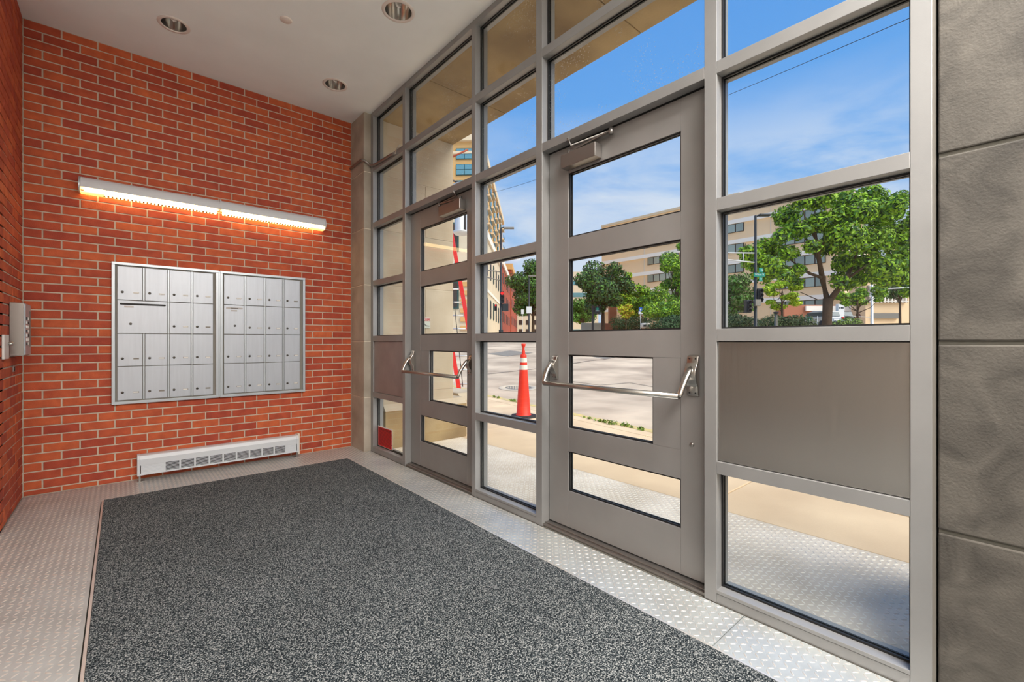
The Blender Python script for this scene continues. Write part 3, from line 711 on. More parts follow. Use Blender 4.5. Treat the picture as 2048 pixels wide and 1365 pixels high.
# street
def terrain(name,f,nu,nv,m,label,cat,dz=0):
    V=[];F=[]
    for j in range(nv+1):
        for i in range(nu+1):
            x,y=f(i/nu,j/nv); V.append((x,y,zt(x,y)+dz))
    for j in range(nv):
        for i in range(nu):
            a=j*(nu+1)+i; F.append((a,a+1,a+nu+2,a+nu+1))
    o=MB().add(V,F).build(name,[m]); tag(o,label,cat,kind='structure')
    if o.data.polygons[0].normal.z<0: o.data.flip_normals()
    return o
def road_f(s,t):
    y=-14+t*t*360; x0=curbx(y); return x0+.05+s*s*270,y
terrain('road',road_f,130,170,'asphalt','wide worn grey street junction outside the entrance','road',-.07)
# far sidewalk with lawn strips (beyond the junction)
def far_f(s,t):
    lat=-2.0+s*95; dep=45.5+t*45-lat*.10; return ld(lat+t*1.5,dep)
terrain('far_sidewalk',far_f,30,20,'far_walk','pale sidewalk and forecourt across the street','sidewalk',.04)
for i,(u,d,w,h) in enumerate(((1222,48.5,3.6,1.0),(1258,46.5,4.0,.9),(1330,47.5,3.4,1.1))):
    x,y=at(u,d); q=MB(); n=14
    q.add([(0,0,.05)]+[(w*.5*math.cos(2*PI*k/n)*BX-h*.5*math.sin(2*PI*k/n)*-BY,w*.5*math.cos(2*PI*k/n)*GX+h*.5*math.sin(2*PI*k/n)*GY,0) for k in range(n)],[(0,1+k,1+(k+1)%n) for k in range(n)])
    o=q.build('lawn_patch',['grass'],loc=(x,y,zt(x,y)+.06)); tag(o,['small grass patch under the dark street tree','middle grass patch under the small sapling','grass patch beside the litter bin'][i],'grass',kind='stuff')
# pavement details
x,y=at(1036,11.1); zz=zt(x,y)-.064
mh=empty('manhole_cover',(x,y,zz),label='round iron manhole cover in the street behind the cone',cat='manhole cover')
mh.rotation_euler=Vector((-.053*BY,-.053*GY,1)).to_track_quat('Z','Y').to_euler()
MB().lathe([(0,.004),(.30,.004),(.31,.002)],(0,0,0),'z',32).build('lid',['iron'],mh)
MB().lathe([(.32,.0),(.32,.006),(.46,.006),(.48,0)],(0,0,0),'z',32).build('collar',['far_walk'],mh)
mb=MB()
for i in range(-4,5):
    for j in range(-4,5):
        if i*i+j*j<18: mb.box(i*.06-.018,i*.06+.018,j*.06-.018,j*.06+.018,.004,.009)
tag(mb.build('lid_studs',['far_walk'],mh),kind='stuff')
def patch(name,pts,m,label,cat,dz=-.061):
    V=[(x,y,zt(x,y)+dz) for x,y in pts]; o=MB().add(V,[tuple(range(len(V)))]).build(name,[m]); 
    if o.data.polygons[0].normal.z<0: o.data.flip_normals()
    tag(o,label,cat,kind='structure'); return o
patch('asphalt_patch',[at(1148,21.5),at(1200,24.5),at(1272,21.2),at(1212,18.4)],'asphalt_patch','darker square asphalt patch in the street seen through the near door','asphalt patch')
patch('asphalt_patch',[at(975,21.5),at(1020,23.5),at(1066,21.8),at(1015,20)],'asphalt_patch','darker asphalt patch in the street behind the cone top','asphalt patch')
def crack(pts,w,label):
    mb=MB()
    for (u0,d0),(u1,d1) in zip(pts,pts[1:]):
        a=Vector(at(u0,d0)); b=Vector(at(u1,d1)); n=(b-a).normalized(); n=Vector((-n.y,n.x))*w/2
        P=[a-n,b-n,b+n,a+n]; mb.add([(p.x,p.y,zt(p.x,p.y)-.058) for p in P],[(0,1,2,3)])
    o=mb.build('tar_seam',['tar'])
    for p in o.data.polygons:
        pass
    tag(o,label,'tar seam',kind='structure')
crack([(1100,30),(1170,27.5),(1240,25),(1310,24.2)],.05,'long dark tar seam across the street, far one')
crack([(960,13.6),(1030,14.5),(1100,15.6),(1180,17.8),(1212,18.4)],.05,'dark tar seam leading to the square asphalt patch')
crack([(1272,21.2),(1330,19.5),(1420,18)],.05,'dark tar seam leaving the asphalt patch to the right')
crack([(1140,12.2),(1200,11.5),(1260,11.9),(1330,10.9)],.03,'thin dark crack in the street near the curb')
crack([(960,26),(1010,27),(1072,26)],.05,'tar seam high up behind the cone')

# ------------------------------------------------------------------ traffic cone
x,y=2.692,.173
cn_=empty('traffic_cone',(x,y,zt(x,y)),label='tall orange traffic cone with two white bands and black base',cat='cone')
MB().prism([(.20*math.cos(2*PI*k/8+PI/8)*1.02,.20*math.sin(2*PI*k/8+PI/8)*1.02) for k in range(8)],lambda a,b:(a,b,0),lambda a,b:(a*.96,b*.96,.035)).build('base',['rubber'],cn_,bev=.006)
def cr_(h): return .108-.062*(h-.035)/.90
MB().lathe([(.118,.035),(.112,.045)]+[(cr_(h),h) for h in (.05,.3,.62,.655,.72,.755,.80,.84,.905,.935)]+[(.040,.945),(.02,.945)],(0,0,0),'z',28).build('body',['orange_cone'],cn_)
for a,b in ((.715,.785),(.825,.895)):
    MB().lathe([(cr_(a)+.0015,a),(cr_(b)+.0015,b)],(0,0,0),'z',28).build('reflective_band',['cone_white'],cn_)
MB().lathe([(.026,.94),(.025,.985),(.016,1.02),(.018,1.05),(.030,1.075),(.034,1.10),(.028,1.108),(0,1.108)],(0,0,0),'z',20).build('handle',['orange_cone'],cn_)
# ladder
lad=empty('ladder',(0,0,0),label='red fibreglass extension ladder leaning outside beyond the stone wall',cat='ladder')
bx,by=at(941,9.4); lad.location=(bx,by,zt(bx,by))
lat=Vector((BX,GX,0)); fw=Vector((BY,GY,0)); up=Vector((0,0,1))
dv=(up*1.0-lat*.20+fw*.22).normalized(); LW=.215
for s in (-1,1):
    MB().obox(lat*s*LW+dv*2.6,dv*2.6,lat*.042,fw*.03).build('side_rail',['ladder_red'],lad)
for k in range(16):
    c=dv*(.25+k*.305); MB().tube([c-lat*LW,c+lat*LW],.017,8).build('rung',['alu'],lad)
for s in(-1,1): MB().obox(lat*s*LW+dv*.03,dv*.05,lat*.03,fw*.05).build('foot',['rubber'],lad)
MB().tube([dv*.2+lat*(-.12)-fw*.05,dv*2+lat*(.0)-fw*.04,dv*4+lat*(-.1)-fw*.04],.009,6).build('rope',['rubber'],lad)
# plaque on the recess wall
pq=empty('wall_sign',(.735,-.332,1.29),label='small rounded white and red sign on the limestone wall',cat='sign')
MB().box(-.045,.045,-.008,0,0,.125).build('plate',['plaque'],pq,bev=.004)
MB().box(-.040,.040,-.010,-.008,.085,.12).build('header',['plaque_red'],pq)
text('XTD',.04,'sign_white',pq,(0,-.0112,.101),(PI/2,0,0))
MB().tube([(-.035,-.010,.075),(-.03,-.010,.045),(-.005,-.010,.03),(.03,-.010,.028)],.004,6).build('mark',['gasket'],pq)

# ------------------------------------------------------------------ far buildings (street 2 basis)
th=math.radians(2.9); s2=Vector((math.sin(th)*BX+math.cos(th)*BY,math.sin(th)*GX+math.cos(th)*GY,0)); r2=Vector((s2.y,-s2.x,0))
def sblock(mb,w0,w1,d0,d1,z0,z1,mi=0):
    """box in the side street's frame: w metres to the right of the camera line, d metres along it"""
    o=Vector((CX,CY,0)); P=[]
    for z in (z0,z1):
        for a,b in ((w0,d0),(w1,d0),(w1,d1),(w0,d1)): p=o+r2*a+s2*b; P.append((p.x,p.y,z))
    mb.add(P,[(0,3,2,1),(4,5,6,7),(0,1,5,4),(1,2,6,5),(2,3,7,6),(3,0,4,7)],mi); return mb
# tall apartment tower
tw=empty('apartment_tower',(0,0,0),label='tall tan apartment tower with teal windows and stacked balconies',cat='building')
sblock(MB(),-34,-10.8,87,150,2,41).build('wall',['tower_tan'],tw)
for z in (9,13.5,19,25,31.2,37.5):
    sblock(MB(),-34.2,-10.5,86.6,150,z,z+.5).build('cornice',['tower_cream'],tw)
sblock(MB(),-34.5,-10.2,86.3,150,40,41.6).build('parapet',['tower_cream'],tw)
fl_z=[8.6+3.1*k for k in range(10)]
for z in fl_z:
    for w in (-13.6,-18.8,-24):
        f=sblock(MB(),w-1.7,w+1.7,86.8,87.2,z,z+2.1).build('window',['teal_frame'],tw)
        for k in range(2):
            for h in range(2): sblock(MB(),w-1.6+k*1.65,w-.05+k*1.65,86.7,86.85,z+.08+h*1.02,z+.98+h*1.02).build('pane',['teal_glass'],f)
    for d in (90,98,107,117,128,140):
        f=sblock(MB(),-10.9,-10.6,d,d+4.2,z,z+2.2).build('window',['teal_frame'],tw)
        sblock(MB(),-10.7,-10.5,d+.2,d+4,z+.1,z+2.1).build('pane',['teal_glass'],f)
        q=sblock(MB(),-10.8,-9.7,d-.2,d+4.4,z-.5,z-.2).build('balcony',['tower_cream'],tw)
        m_=MB(); sblock(m_,-9.8,-9.72,d-.2,d+4.4,z+.75,z+.85); sblock(m_,-9.78,-9.74,d-.2,d+4.4,z-.2,z+.75); m_.build('railing',['teal_frame'],q)
# cream stone building
cb=empty('stone_building',(0,0,0),label='cream stone building with arched windows behind the far traffic signal',cat='building')
sblock(MB(),-30,-8.2,56,108,1.5,19.5).build('wall',['facade_cream'],cb)
sblock(MB(),-30.2,-7.9,55.7,108.3,18.6,19.8).build('cornice',['white_band'],cb)
sblock(MB(),-30.1,-8.05,55.9,108.1,9.6,10.1).build('string_course',['white_band'],cb)
for d in range(58,107,6):
    for z,h in ((5.2,3.4),(12.4,3.6)):
        f=sblock(MB(),-8.25,-8.1,d,d+1.7,z,z+h).build('window',['teal_frame'],cb)
        sblock(MB(),-8.12,-8.05,d+.2,d+1.5,z+.2,z+h-.2).build('pane',['win_frame'],f)
for w in (-10.4,-13.2,-16,-19):
    for z,h in ((5.2,3.4),(12.4,3.6)):
        f=sblock(MB(),w-.9,w+.9,55.85,56.1,z,z+h).build('window',['teal_frame'],cb)
        sblock(MB(),w-.7,w+.7,55.8,55.9,z+.2,z+h-.2).build('pane',['win_frame'],f)
for z in np.arange(2.5,9,1.1):
    sblock(MB(),-9.3,-8.1,55.8,56.1,z,z+.55).build('quoin',['tower_tan'],cb)
rb=empty('brick_building',(0,0,0),label='red brick building with pale cornice beyond the cream stone building',cat='building')
sblock(MB(),-26,-8.2,112,150,1.5,21).build('wall',['facade_brick'],rb)
sblock(MB(),-26.3,-7.8,111.6,150.4,20.2,21.6).build('cornice',['white_band'],rb)
for d in range(115,149,7):
    for z in (6,11,16): sblock(MB(),-8.3,-8.1,d,d+2,z,z+2.6).build('window',['win_frame'],rb)
rb2=empty('brick_building',(0,0,0),label='more distant red brick building with buff cornice half hidden by tree',cat='building')
sblock(MB(),-26,-8.2,156,210,1.5,27).build('wall',['facade_brick'],rb2)
sblock(MB(),-26.3,-7.7,155.6,210,26,28).build('cornice',['tower_tan'],rb2)
for d in range(160,208,9):
    for z in (7,13,19): sblock(MB(),-8.3,-8.1,d,d+2.4,z,z+3).build('window',['win_frame'],rb2)
ov=empty('distant_block',(0,0,0),label='small pale distant block left of the dark tree crown',cat='building')
q=MB(); cx,cy=at(1158,190); q.obox((cx,cy,15),lat*7,fw*6,up*14.5); q.build('wall',['facade_cream'],ov)
for k in range(5): MB().obox((cx,cy,5+k*5)-fw*6.1 if False else Vector((cx,cy,5+k*5))-fw*6.05,lat*5.5,fw*.1,up*.9).build('window',['teal_glass'],ov)
fb=empty('distant_block',(0,0,0),label='buff distant buildings closing the street under the large green tree',cat='building')
c_=Vector((*at(1062,235),13)); MB().obox(c_,lat*11,fw*6,up*11.5).build('wall',['facade_cream'],fb)
for k in range(4):
    for i in range(6): MB().obox(Vector((c_.x,c_.y,6+k*4.6))+lat*(-9+i*3.6)-fw*6.05,lat*1.0,fw*.1,up*1.2).build('window',['win_frame'],fb)
# bridge-like hanging sign on building left
hs=empty('hanging_sign',(0,0,0),label='grey drum shaped lantern hanging outside beyond the stone wall edge',cat='lantern')
hx_,hy_=at(922,14.0); hs.location=(hx_,hy_,0)
z0_=1.147+ (683-470)/900*14.0
MB().lathe([(.0,z0_-.03),(.20,z0_),(.25,z0_+.06),(.25,z0_+.10),(.20,z0_+.12),(.20,z0_+1.5),(.25,z0_+1.55),(0,z0_+1.6)],(0,0,0),'z',20).build('drum',['alu'],hs)
MB().box(-.02,.02,-.24,-.19,z0_+.1,z0_+1.6).build('rib',['gasket'],hs)
MB().tube([(0,0,z0_+1.6),(-.5,.3,z0_+1.75)],.03,8).build('bracket',['pole_dark'],hs)
a_=Vector(at(880,14.4)); b_=Vector(at(936,14.4)); MB().tube([(a_.x-hx_,a_.y-hy_,CZ+(683-326)/900*14.4),(b_.x-hx_,b_.y-hy_,CZ+(683-300)/900*14.4)],.03,8).build('stay_rod',['facade_brick'],hs)

# ------------------------------------------------------------------ long beige building across the junction
bb=empty('office_building',(0,0,0),label='long beige panelled office building with ribbon windows across the junction',cat='building')
XB=83.1; YB=14.1; YE=61
B(XB,XB+60,YB,YE,1,24.9).build('wall',['beige_panel'],bb)
B(XB-.25,XB+60,YB-.25,30,24.9,25.4).build('parapet',['tower_cream'],bb)
B(XB,XB+60,30,YE,24.9,27.7).build('upper_storey',['beige_panel'],bb)
B(XB-.25,XB+60,29.8,YE,27.7,28.2).build('parapet',['tower_cream'],bb)
pn=MB().box(-.06,0,-.62,.62,-.7,.7).build('pane',['win_glass']); pme=pn.data; bpy.data.objects.remove(pn)
pnx=MB().box(-.62,.62,-.06,0,-.7,.7).build('pane',['win_glass']); pmx=pnx.data; bpy.data.objects.remove(pnx)
for fz in (23.4,19.7,16.0,12.3,8.6):
    B(XB-.35,XB,YB,YE,fz-.75,fz).build('band',['white_band'],bb)
    B(XB,XB+58,YB-.35,YB,fz-.75,fz).build('band',['white_band'],bb)
    y=YB+2.5
    while y<YE-9:
        f=B(XB-.12,XB+.1,y,y+7.2,fz-2.35,fz-.8).build('window',['win_frame'],bb)
        for k in range(5): inst(pme,'pane',f,(XB-.12,y+.72+k*1.44,fz-1.57))
        y+=12.5
    x=XB+2
    while x<XB+44:
        f=B(x,x+7.2,YB-.12,YB+.1,fz-2.35,fz-.8).build('window',['win_frame'],bb)
        for k in range(5): inst(pmx,'pane',f,(x+.72+k*1.44,YB-.12,fz-1.57))
        x+=10
for y in (YB+10.5,YB+23,YB+35.5): B(XB-.06,XB-.01,y,y+.12,2,24.8).build('panel_joint',['joint_light'],bb)
# low wing with block grille, right
lw=empty('parking_wing',(0,0,0),label='low tan wing with pierced block screen behind the pale mast pole',cat='building')
wx,wy=at(1760,62); 
def wbox(u0,u1,dep,z0,z1,th,m,name,par,off=0):
    a=Vector((*at(u0,dep),0)); b=Vector((*at(u1,dep),0)); c=(a+b)/2; dx=(b-a)/2; dy=Vector((-dx.y,dx.x,0)).normalized()*th/2
    return MB().obox((c.x,c.y,(z0+z1)/2)-Vector((0,0,0)) if False else Vector((c.x,c.y,(z0+z1)/2))+Vector((BY,GY,0))*off,dx,dy,(0,0,(z1-z0)/2)).build(name,[m],par)
zb=zat(1760,60)
wbox(1732,1860,60,zb-1,zb+6.6,3,'beige_panel','wall',lw,1.6)
wbox(1734,1812,60,zb+3.3,zb+5.6,.3,'grille_tan','screen_panel',lw,-.1)
for k in range(11): wbox(1736+k*7,1738+k*7,60,zb+3.3,zb+5.6,.3,'white_band','screen_post',lw,-.3)
for k in range(4): wbox(1734,1812,60,zb+3.4+k*.7,zb+3.5+k*.7,.3,'white_band','screen_bar',lw,-.3)
wbox(1745,1795,60,zb+1.2,zb+1.9,.3,'slip_grey','vent_slot',lw,-.1)
wbox(1560,1735,64,zb-1,zb+3.3,2,'clay','rear_wall',lw,0)
wbox(1600,1735,64,zb+2.4,zb+3.1,.3,'white_band','rear_band',lw,-1.2)

# ------------------------------------------------------------------ foliage
def leaves(name,parent,clusters,n,size,m,seed,flat=.0,inner=.55):
    rng=np.random.default_rng(seed); C=np.array(clusters,float); w=C[:,3]**2*1.0; w/=w.sum()
    idx=rng.choice(len(C),n,p=w); c=C[idx]
    d=rng.normal(size=(n,3)); d/=np.linalg.norm(d,axis=1)[:,None]
    r=inner+(1-inner)*rng.random(n)**.6
    sq=C[:,4][idx] if C.shape[1]>4 else np.ones(n)*.8
    p=c[:,:3]+d*(c[:,3]*r)[:,None]*np.stack([np.ones(n),np.ones(n),sq],1)
    # leaf plane: roughly facing outwards/up with scatter
    nrm=d+rng.normal(size=(n,3))*.6+np.array([0,0,.35]); nrm/=np.linalg.norm(nrm,axis=1)[:,None]
    a=np.cross(nrm,rng.normal(size=(n,3))); a/=np.linalg.norm(a,axis=1)[:,None]; b=np.cross(nrm,a)
    s=size*(.6+.8*rng.random(n))[:,None]
    V=np.stack([p-a*s,p-b*s*.45+a*s*.1,p+a*s,p+b*s*.45+a*s*.1],1).reshape(-1,3)
    me=bpy.data.meshes.new(name); me.vertices.add(n*4); me.vertices.foreach_set('co',V.reshape(-1)); me.loops.add(n*4); me.loops.foreach_set('vertex_index',np.arange(n*4)); me.polygons.add(n); me.polygons.foreach_set('loop_start',np.arange(n)*4)
    me.update(calc_edges=True); me.materials.append(MATS[m]); o=bpy.data.objects.new(name,me); COL.objects.link(o); o.parent=parent; return o
def crown(seed,k,rx,rz,zc,cr,sq=.75):
    R=random.Random(seed); out=[]
    for i in range(k):
        while True:
            x,y,z=[R.uniform(-1,1) for _ in range(3)]
            if x*x+y*y+z*z<1: break
        out.append((x*rx,y*rx,zc+z*rz,cr*R.uniform(.7,1.25),sq))
    return out
def trunk(parent,h,r,tips,seed,lean=(0,0),zsplit=.5):
    R=random.Random(seed); mb=MB()
    top=Vector((lean[0],lean[1],h))
    mid=Vector((lean[0]*.3,lean[1]*.3,h*.5))
    mb.tube([(0,0,-.3),(0,0,.15),tuple(mid),tuple(top)],[r*1.5,r*1.1,r*.85,r*.5],10)
    mb.build('trunk',['bark'],parent)
    mb=MB()
    for t in tips:
        t=Vector(t[:3]); s=Vector((0,0,0)).lerp(top,R.uniform(zsplit,.95)); m=(s+t)/2+Vector((R.uniform(-.2,.2),R.uniform(-.2,.2),-.12*abs(t.z-s.z)))
        mb.tube([s,m,t],[r*.42,r*.26,r*.08],6)
    mb.build('branches',['bark'],parent)
def tree(u,dep,H,label,mats,k,rx,rz,cr,n,size,seed,tr=.15,zc=None,th_=None,sq=.75,group=None,name='tree'):
    x,y=at(u,dep); t=empty(name,(x,y,zt(x,y)),label=label,cat='tree',group=group)
    zc=zc if zc is not None else H-rz-cr*.6
    cl=crown(seed,k,rx,rz,zc,cr,sq)
    trunk(t,(th_ or zc),tr,cl[:min(14,len(cl))],seed)
    per=n//len(mats)
    for i,m in enumerate(mats): leaves('foliage',t,cl,per,size,m,seed*7+i)
    return t
# big tree outside right bay, forked trunk
x,y=at(1652,25); z0_=zt(x,y)
bt=empty('tree',(x,y,z0_),label='big bright green street tree with forked trunk filling the right bay',cat='tree')
def lp(u,v,d=0):   # local point on the tree at photo column u,row v, depth offset d
    X,Y=at(u,25+d); return (X-x,Y-y,CZ+(683-v)/900*(25+d)-z0_)
mb=MB(); mb.tube([lp(1652,704),lp(1652,690),lp(1654,640),lp(1656,598)],[.34,.27,.24,.25],12); mb.build('trunk',['bark'],bt)
mb=MB()
for pts,r in (([(1655,604),(1645,560),(1638,520),(1632,480),(1628,440)],[.19,.15,.11,.08,.04]),([(1656,606),(1676,580),(1692,560),(1705,530),(1720,490)],[.17,.14,.12,.09,.04]),
              ([(1642,556),(1620,548),(1604,538),(1580,520)],[.09,.08,.06,.03]),([(1637,520),(1620,490),(1600,460)],[.08,.06,.03]),([(1636,510),(1650,480),(1665,440)],[.08,.06,.03]),
              ([(1692,560),(1720,540),(1750,520)],[.08,.06,.03]),([(1632,480),(1615,450),(1605,420)],[.06,.05,.03]),([(1634,600),(1600,585)],[.03,.02])):
    mb.tube([lp(u,v,(i*.25)*(1 if u%2 else -1)) for i,(u,v) in enumerate(pts)],r,8)
mb.build('branches',['bark'],bt)
cl=[]; R=random.Random(11)
for (u,v,r) in ((1510,520,1.0),(1500,500,.8),(1535,500,1.0),(1545,535,.9),(1520,545,.8),(1575,510,.8),(1560,545,.7),(1580,435,1.0),(1610,405,1.0),(1645,395,1.0),(1690,400,1.0),(1570,465,.8),(1605,460,.9),(1640,440,1.1),(1680,430,1.0),
                (1600,535,.6),(1630,490,.7),(1720,430,1.1),(1760,430,1.2),(1700,480,1.1),(1745,480,1.2),(1790,470,1.2),(1690,525,.9),(1730,530,1.0),(1775,530,1.1),(1810,520,1.0),(1680,560,.6),(1720,560,.7),(1765,560,.6),(1800,560,.6),(1830,450,1.2),(1800,405,.9),(1745,395,.9),(1700,575,.5),(1590,560,.45),(1660,500,.7),(1840,520,1.2),(1820,580,.5),(1670,470,.8)):
    for _ in range(2):
        p=lp(u+R.uniform(-8,8),v+R.uniform(-8,8),R.uniform(-1.9,2.6)); cl.append((*p,r*.84*R.uniform(.75,1.1),.75))
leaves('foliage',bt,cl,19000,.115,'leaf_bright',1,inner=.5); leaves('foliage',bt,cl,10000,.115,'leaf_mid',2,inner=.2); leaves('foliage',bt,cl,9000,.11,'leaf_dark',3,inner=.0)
G1='trees across the junction'
tree(1206,52,9.3,'dense dark green round tree seen through the near door',['leaf_dark','leaf_dark','leaf_mid'],30,3.0,2.7,1.25,15000,.17,21,.22,zc=5.3,th_=4,group=G1)
tree(1246,64,9.6,'upright feathery yellow green tree right of the dark round tree',['leaf_bright','leaf_yellow'],16,1.6,3.0,.8,6000,.15,22,.14,zc=5.6,th_=4,group=G1)
tree(1290,53,8.6,'bushy mid green tree in front of the office windows',['leaf_bright','leaf_mid'],26,2.6,2.0,1.0,11000,.15,23,.16,zc=3.6,th_=3,group=G1)
tree(1352,46,8.6,'tall green tree cut by the near door stile',['leaf_mid','leaf_bright'],22,1.8,3.4,.8,8000,.14,24,.16,zc=5.4,th_=5,group=G1)
tree(1252,46.5,3.0,'small yellow orange sapling on the lawn patch',['leaf_orange','leaf_yellow'],9,.65,.7,.4,1500,.10,25,.05,zc=2.2,th_=1.8,group=G1)
tree(1333,41.3,3.9,'rounded dense shrub tree low behind the blue sign',['leaf_mid','leaf_bright'],18,1.7,1.0,.8,7000,.12,26,.12,zc=1.9,th_=1.4,group=G1)
tree(1066,70,13,'large green tree left of the cone bay mullion, over the brick buildings',['leaf_mid','leaf_dark'],32,3.6,4.2,1.5,15000,.20,27,.22,zc=7.2,th_=5,group=G1)
tree(1140,120,12,'light green distant street tree at left of near door view',['leaf_bright'],12,4,3,2,4000,.35,28,.2,zc=6,th_=4,group=G1)
tree(1165,95,8,'distant green street tree under the dark crown',['leaf_mid'],12,4,2.4,1.6,4000,.28,29,.2,zc=4.5,th_=3,group=G1)
tree(1464,40,6.2,'loose olive shrub tree behind the signal pole',['leaf_hedge','leaf_mid'],20,1.9,2.0,.8,6000,.13,30,.1,zc=3.2,th_=3,group=G1)
tree(1564,36,4.9,'small bright yellow green tree between pole and big trunk',['leaf_yellow','leaf_bright'],18,1.5,1.1,.42,4200,.12,31,.09,zc=3.1,th_=3.4,sq=.45,group=G1)
tree(1715,38,4.6,'small mid green tree right of the big trunk',['leaf_mid','leaf_bright'],16,1.8,.8,.5,3600,.12,32,.1,zc=3.0,th_=3,sq=.5,group=G1)
tree(1800,51,8,'green tree at right edge behind the mast arms',['leaf_mid','leaf_dark'],16,2.2,1.8,.8,4500,.14,33,.12,zc=5,th_=4,group=G1)
def hedge(u0,u1,dep,h,label,m,seed,n):
    a=Vector((*at(u0,dep),0)); b=Vector((*at(u1,dep),0)); c=(a+b)/2; t=empty('hedge',(c.x,c.y,zt(c.x,c.y)),label=label,cat='hedge',group='clipped hedges across the street')
    R=random.Random(seed); cl=[]; L_=(b-a).length
    for i in range(int(L_/.45)):
        p=a.lerp(b,(i+.5)/int(L_/.45))-c; cl.append((p.x+R.uniform(-.3,.3),p.y+R.uniform(-.3,.3),h*.45*R.uniform(.7,1.15),h*.55,.8))
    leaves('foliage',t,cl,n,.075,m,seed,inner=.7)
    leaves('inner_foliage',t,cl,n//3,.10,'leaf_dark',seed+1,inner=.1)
    return t
hedge(1425,1515,30,1.95,'olive hedge at left of the signal pole','leaf_hedge',41,5200)
hedge(1530,1606,31,1.85,'dark olive hedge right of the grey post','leaf_hedge',42,4800)
hedge(1680,1712,33,1.5,'small low hedge right of the parked cars','leaf_weed',43,1500)
hedge(1232,1292,50,1.9,'shadowy shrub mass behind the sapling','leaf_dark',44,4200)
hedge(1310,1420,37.8,1.9,'dense green shrub mass behind the litter bin','leaf_dark',45,7000)
# weeds along the curb
WL=['weed tuft on the yellow curb, furthest left in the narrow bay','weed tuft on the curb just left of the cone','weed tuft on the curb just right of the cone','low weed tuft hidden behind the near door stile','first weed tuft on the yellow curb in the near door pane','second weed tuft from the left in the near door pane','third weed tuft from the left in the near door pane','last weed tuft toward the lock panel in the near door']
R=random.Random(4)
for i,(yy,dx) in enumerate(((2.25,-.05),(1.55,-.06),(.55,-.12),(.1,-.1),(-.55,-.1),(-.85,-.12),(-1.22,-.1),(-1.62,-.08))):
    xx=curbx(yy)+dx; w=empty('weed_tuft',(xx,yy,zt(xx,yy)),label=WL[i],cat='weed',group='weeds in the curb joint')
    sz=(.8,1.1,1,.7,.45,.7,1.3,.6)[i]; leaves('blades',w,[(R.uniform(-.03,.03),R.uniform(-.16,.16)*sz,.015,.04*sz*R.uniform(.5,1.2),.9) for _ in range(7)],int(130*sz),.02,'leaf_weed',60+i,inner=.1)

# ------------------------------------------------------------------ street furniture
def sigbox(par,loc,h=1.0,face=-1,lit=True,side=0):
    """three-lens signal head; dark body with visors facing the camera side"""
    c=Vector(loc); hd=MB().obox(c,lat*.16*min(1,h+.15),fw*.12,up*h/2).build('signal_head',['pole_dark'],par,bev=.02)
    for k in range(3):
        z=(1-k)*h*.32
        MB().lathe([(.0,0),(.11*h,0),(.115*h,.1),(.125*h,.1),(.13*h,0)],(0,0,0),'z',14).build('visor' if k else 'red_lens',['red_lamp' if (k==0 and lit) else 'rubber'],hd)
        o=hd.children[-1]; o.location=c-fw*.13+up*z; o.rotation_euler=(-fw).to_track_quat('Z','Y').to_euler()
    return hd
def pole(u,dep,vtop,name,label,cat,r=.1,m='pole_dark',group=None):
    x,y=at(u,dep); t=empty(name,(x,y,zt(x,y)),label=label,cat=cat,group=group); H=CZ+(683-vtop)/900*dep-zt(x,y)
    MB().tube([(0,0,-.1),(0,0,.25),(0,0,.3),(0,0,H)],[r*1.6,r*1.5,r,r*.7],12).build('pole',[m],t); return t,H
# left signal pole with mast arms and street light
t,H=pole(1002,43,457,'signal_pole','dark signal and lighting pole with mast arms before the cream building','signal pole',.13)
zz=lambda v,d:CZ+(683-v)/900*d-t.location.z
MB().tube([(0,0,H),tuple(up*(H+.05)+lat*.3-fw*.1)],.05,8).build('lamp_arm',['pole_dark'],t)
MB().obox(up*(H+.0)+lat*.75,lat*.5,fw*.17,up*.08).build('lamp_head',['iron'],t,bev=.04)
for v0,v1 in ((541,545),(555,562)): MB().tube([tuple(up*zz(v0,43)-lat*1.5),tuple(up*zz(v1,43))],.05,8).build('mast_arm',['pole_pale' if 0 else 'iron'],t)
sigbox(t,up*zz(596,43)+lat*.12-fw*.25,1.15)
sigbox(t,up*zz(616,43)-lat*.5,.62)
MB().obox(up*zz(616,43)+lat*.42,lat*.3,fw*.14,up*.35).build('pedestrian_signal',['pole_dark'],t,bev=.02)
MB().box(-.16,.16,-.16,.16,0,.5).build('base_cabinet',['pole_dark'],t,bev=.03)
# second lamp post, sign posts
t,H=pole(1058,59,553,'street_lamp','dark street lamp in front of the large green tree','street lamp',.12)
MB().obox(up*H+lat*.5,lat*.6,fw*.15,up*.08).build('lamp_head',['iron'],t)
MB().obox(up*(CZ+(683-621)/900*59-t.location.z)-fw*.15,lat*.34,fw*.03,up*.45).build('sign_plate',['sign_white'],t)
t,H=pole(1045,60,620,'street_sign','small white sign on thin post beside the dark street lamp','sign',.04,'pole_pale')
MB().obox(up*(H-.3)-fw*.05,lat*.18,fw*.02,up*.3).build('sign_plate',['sign_white'],t)
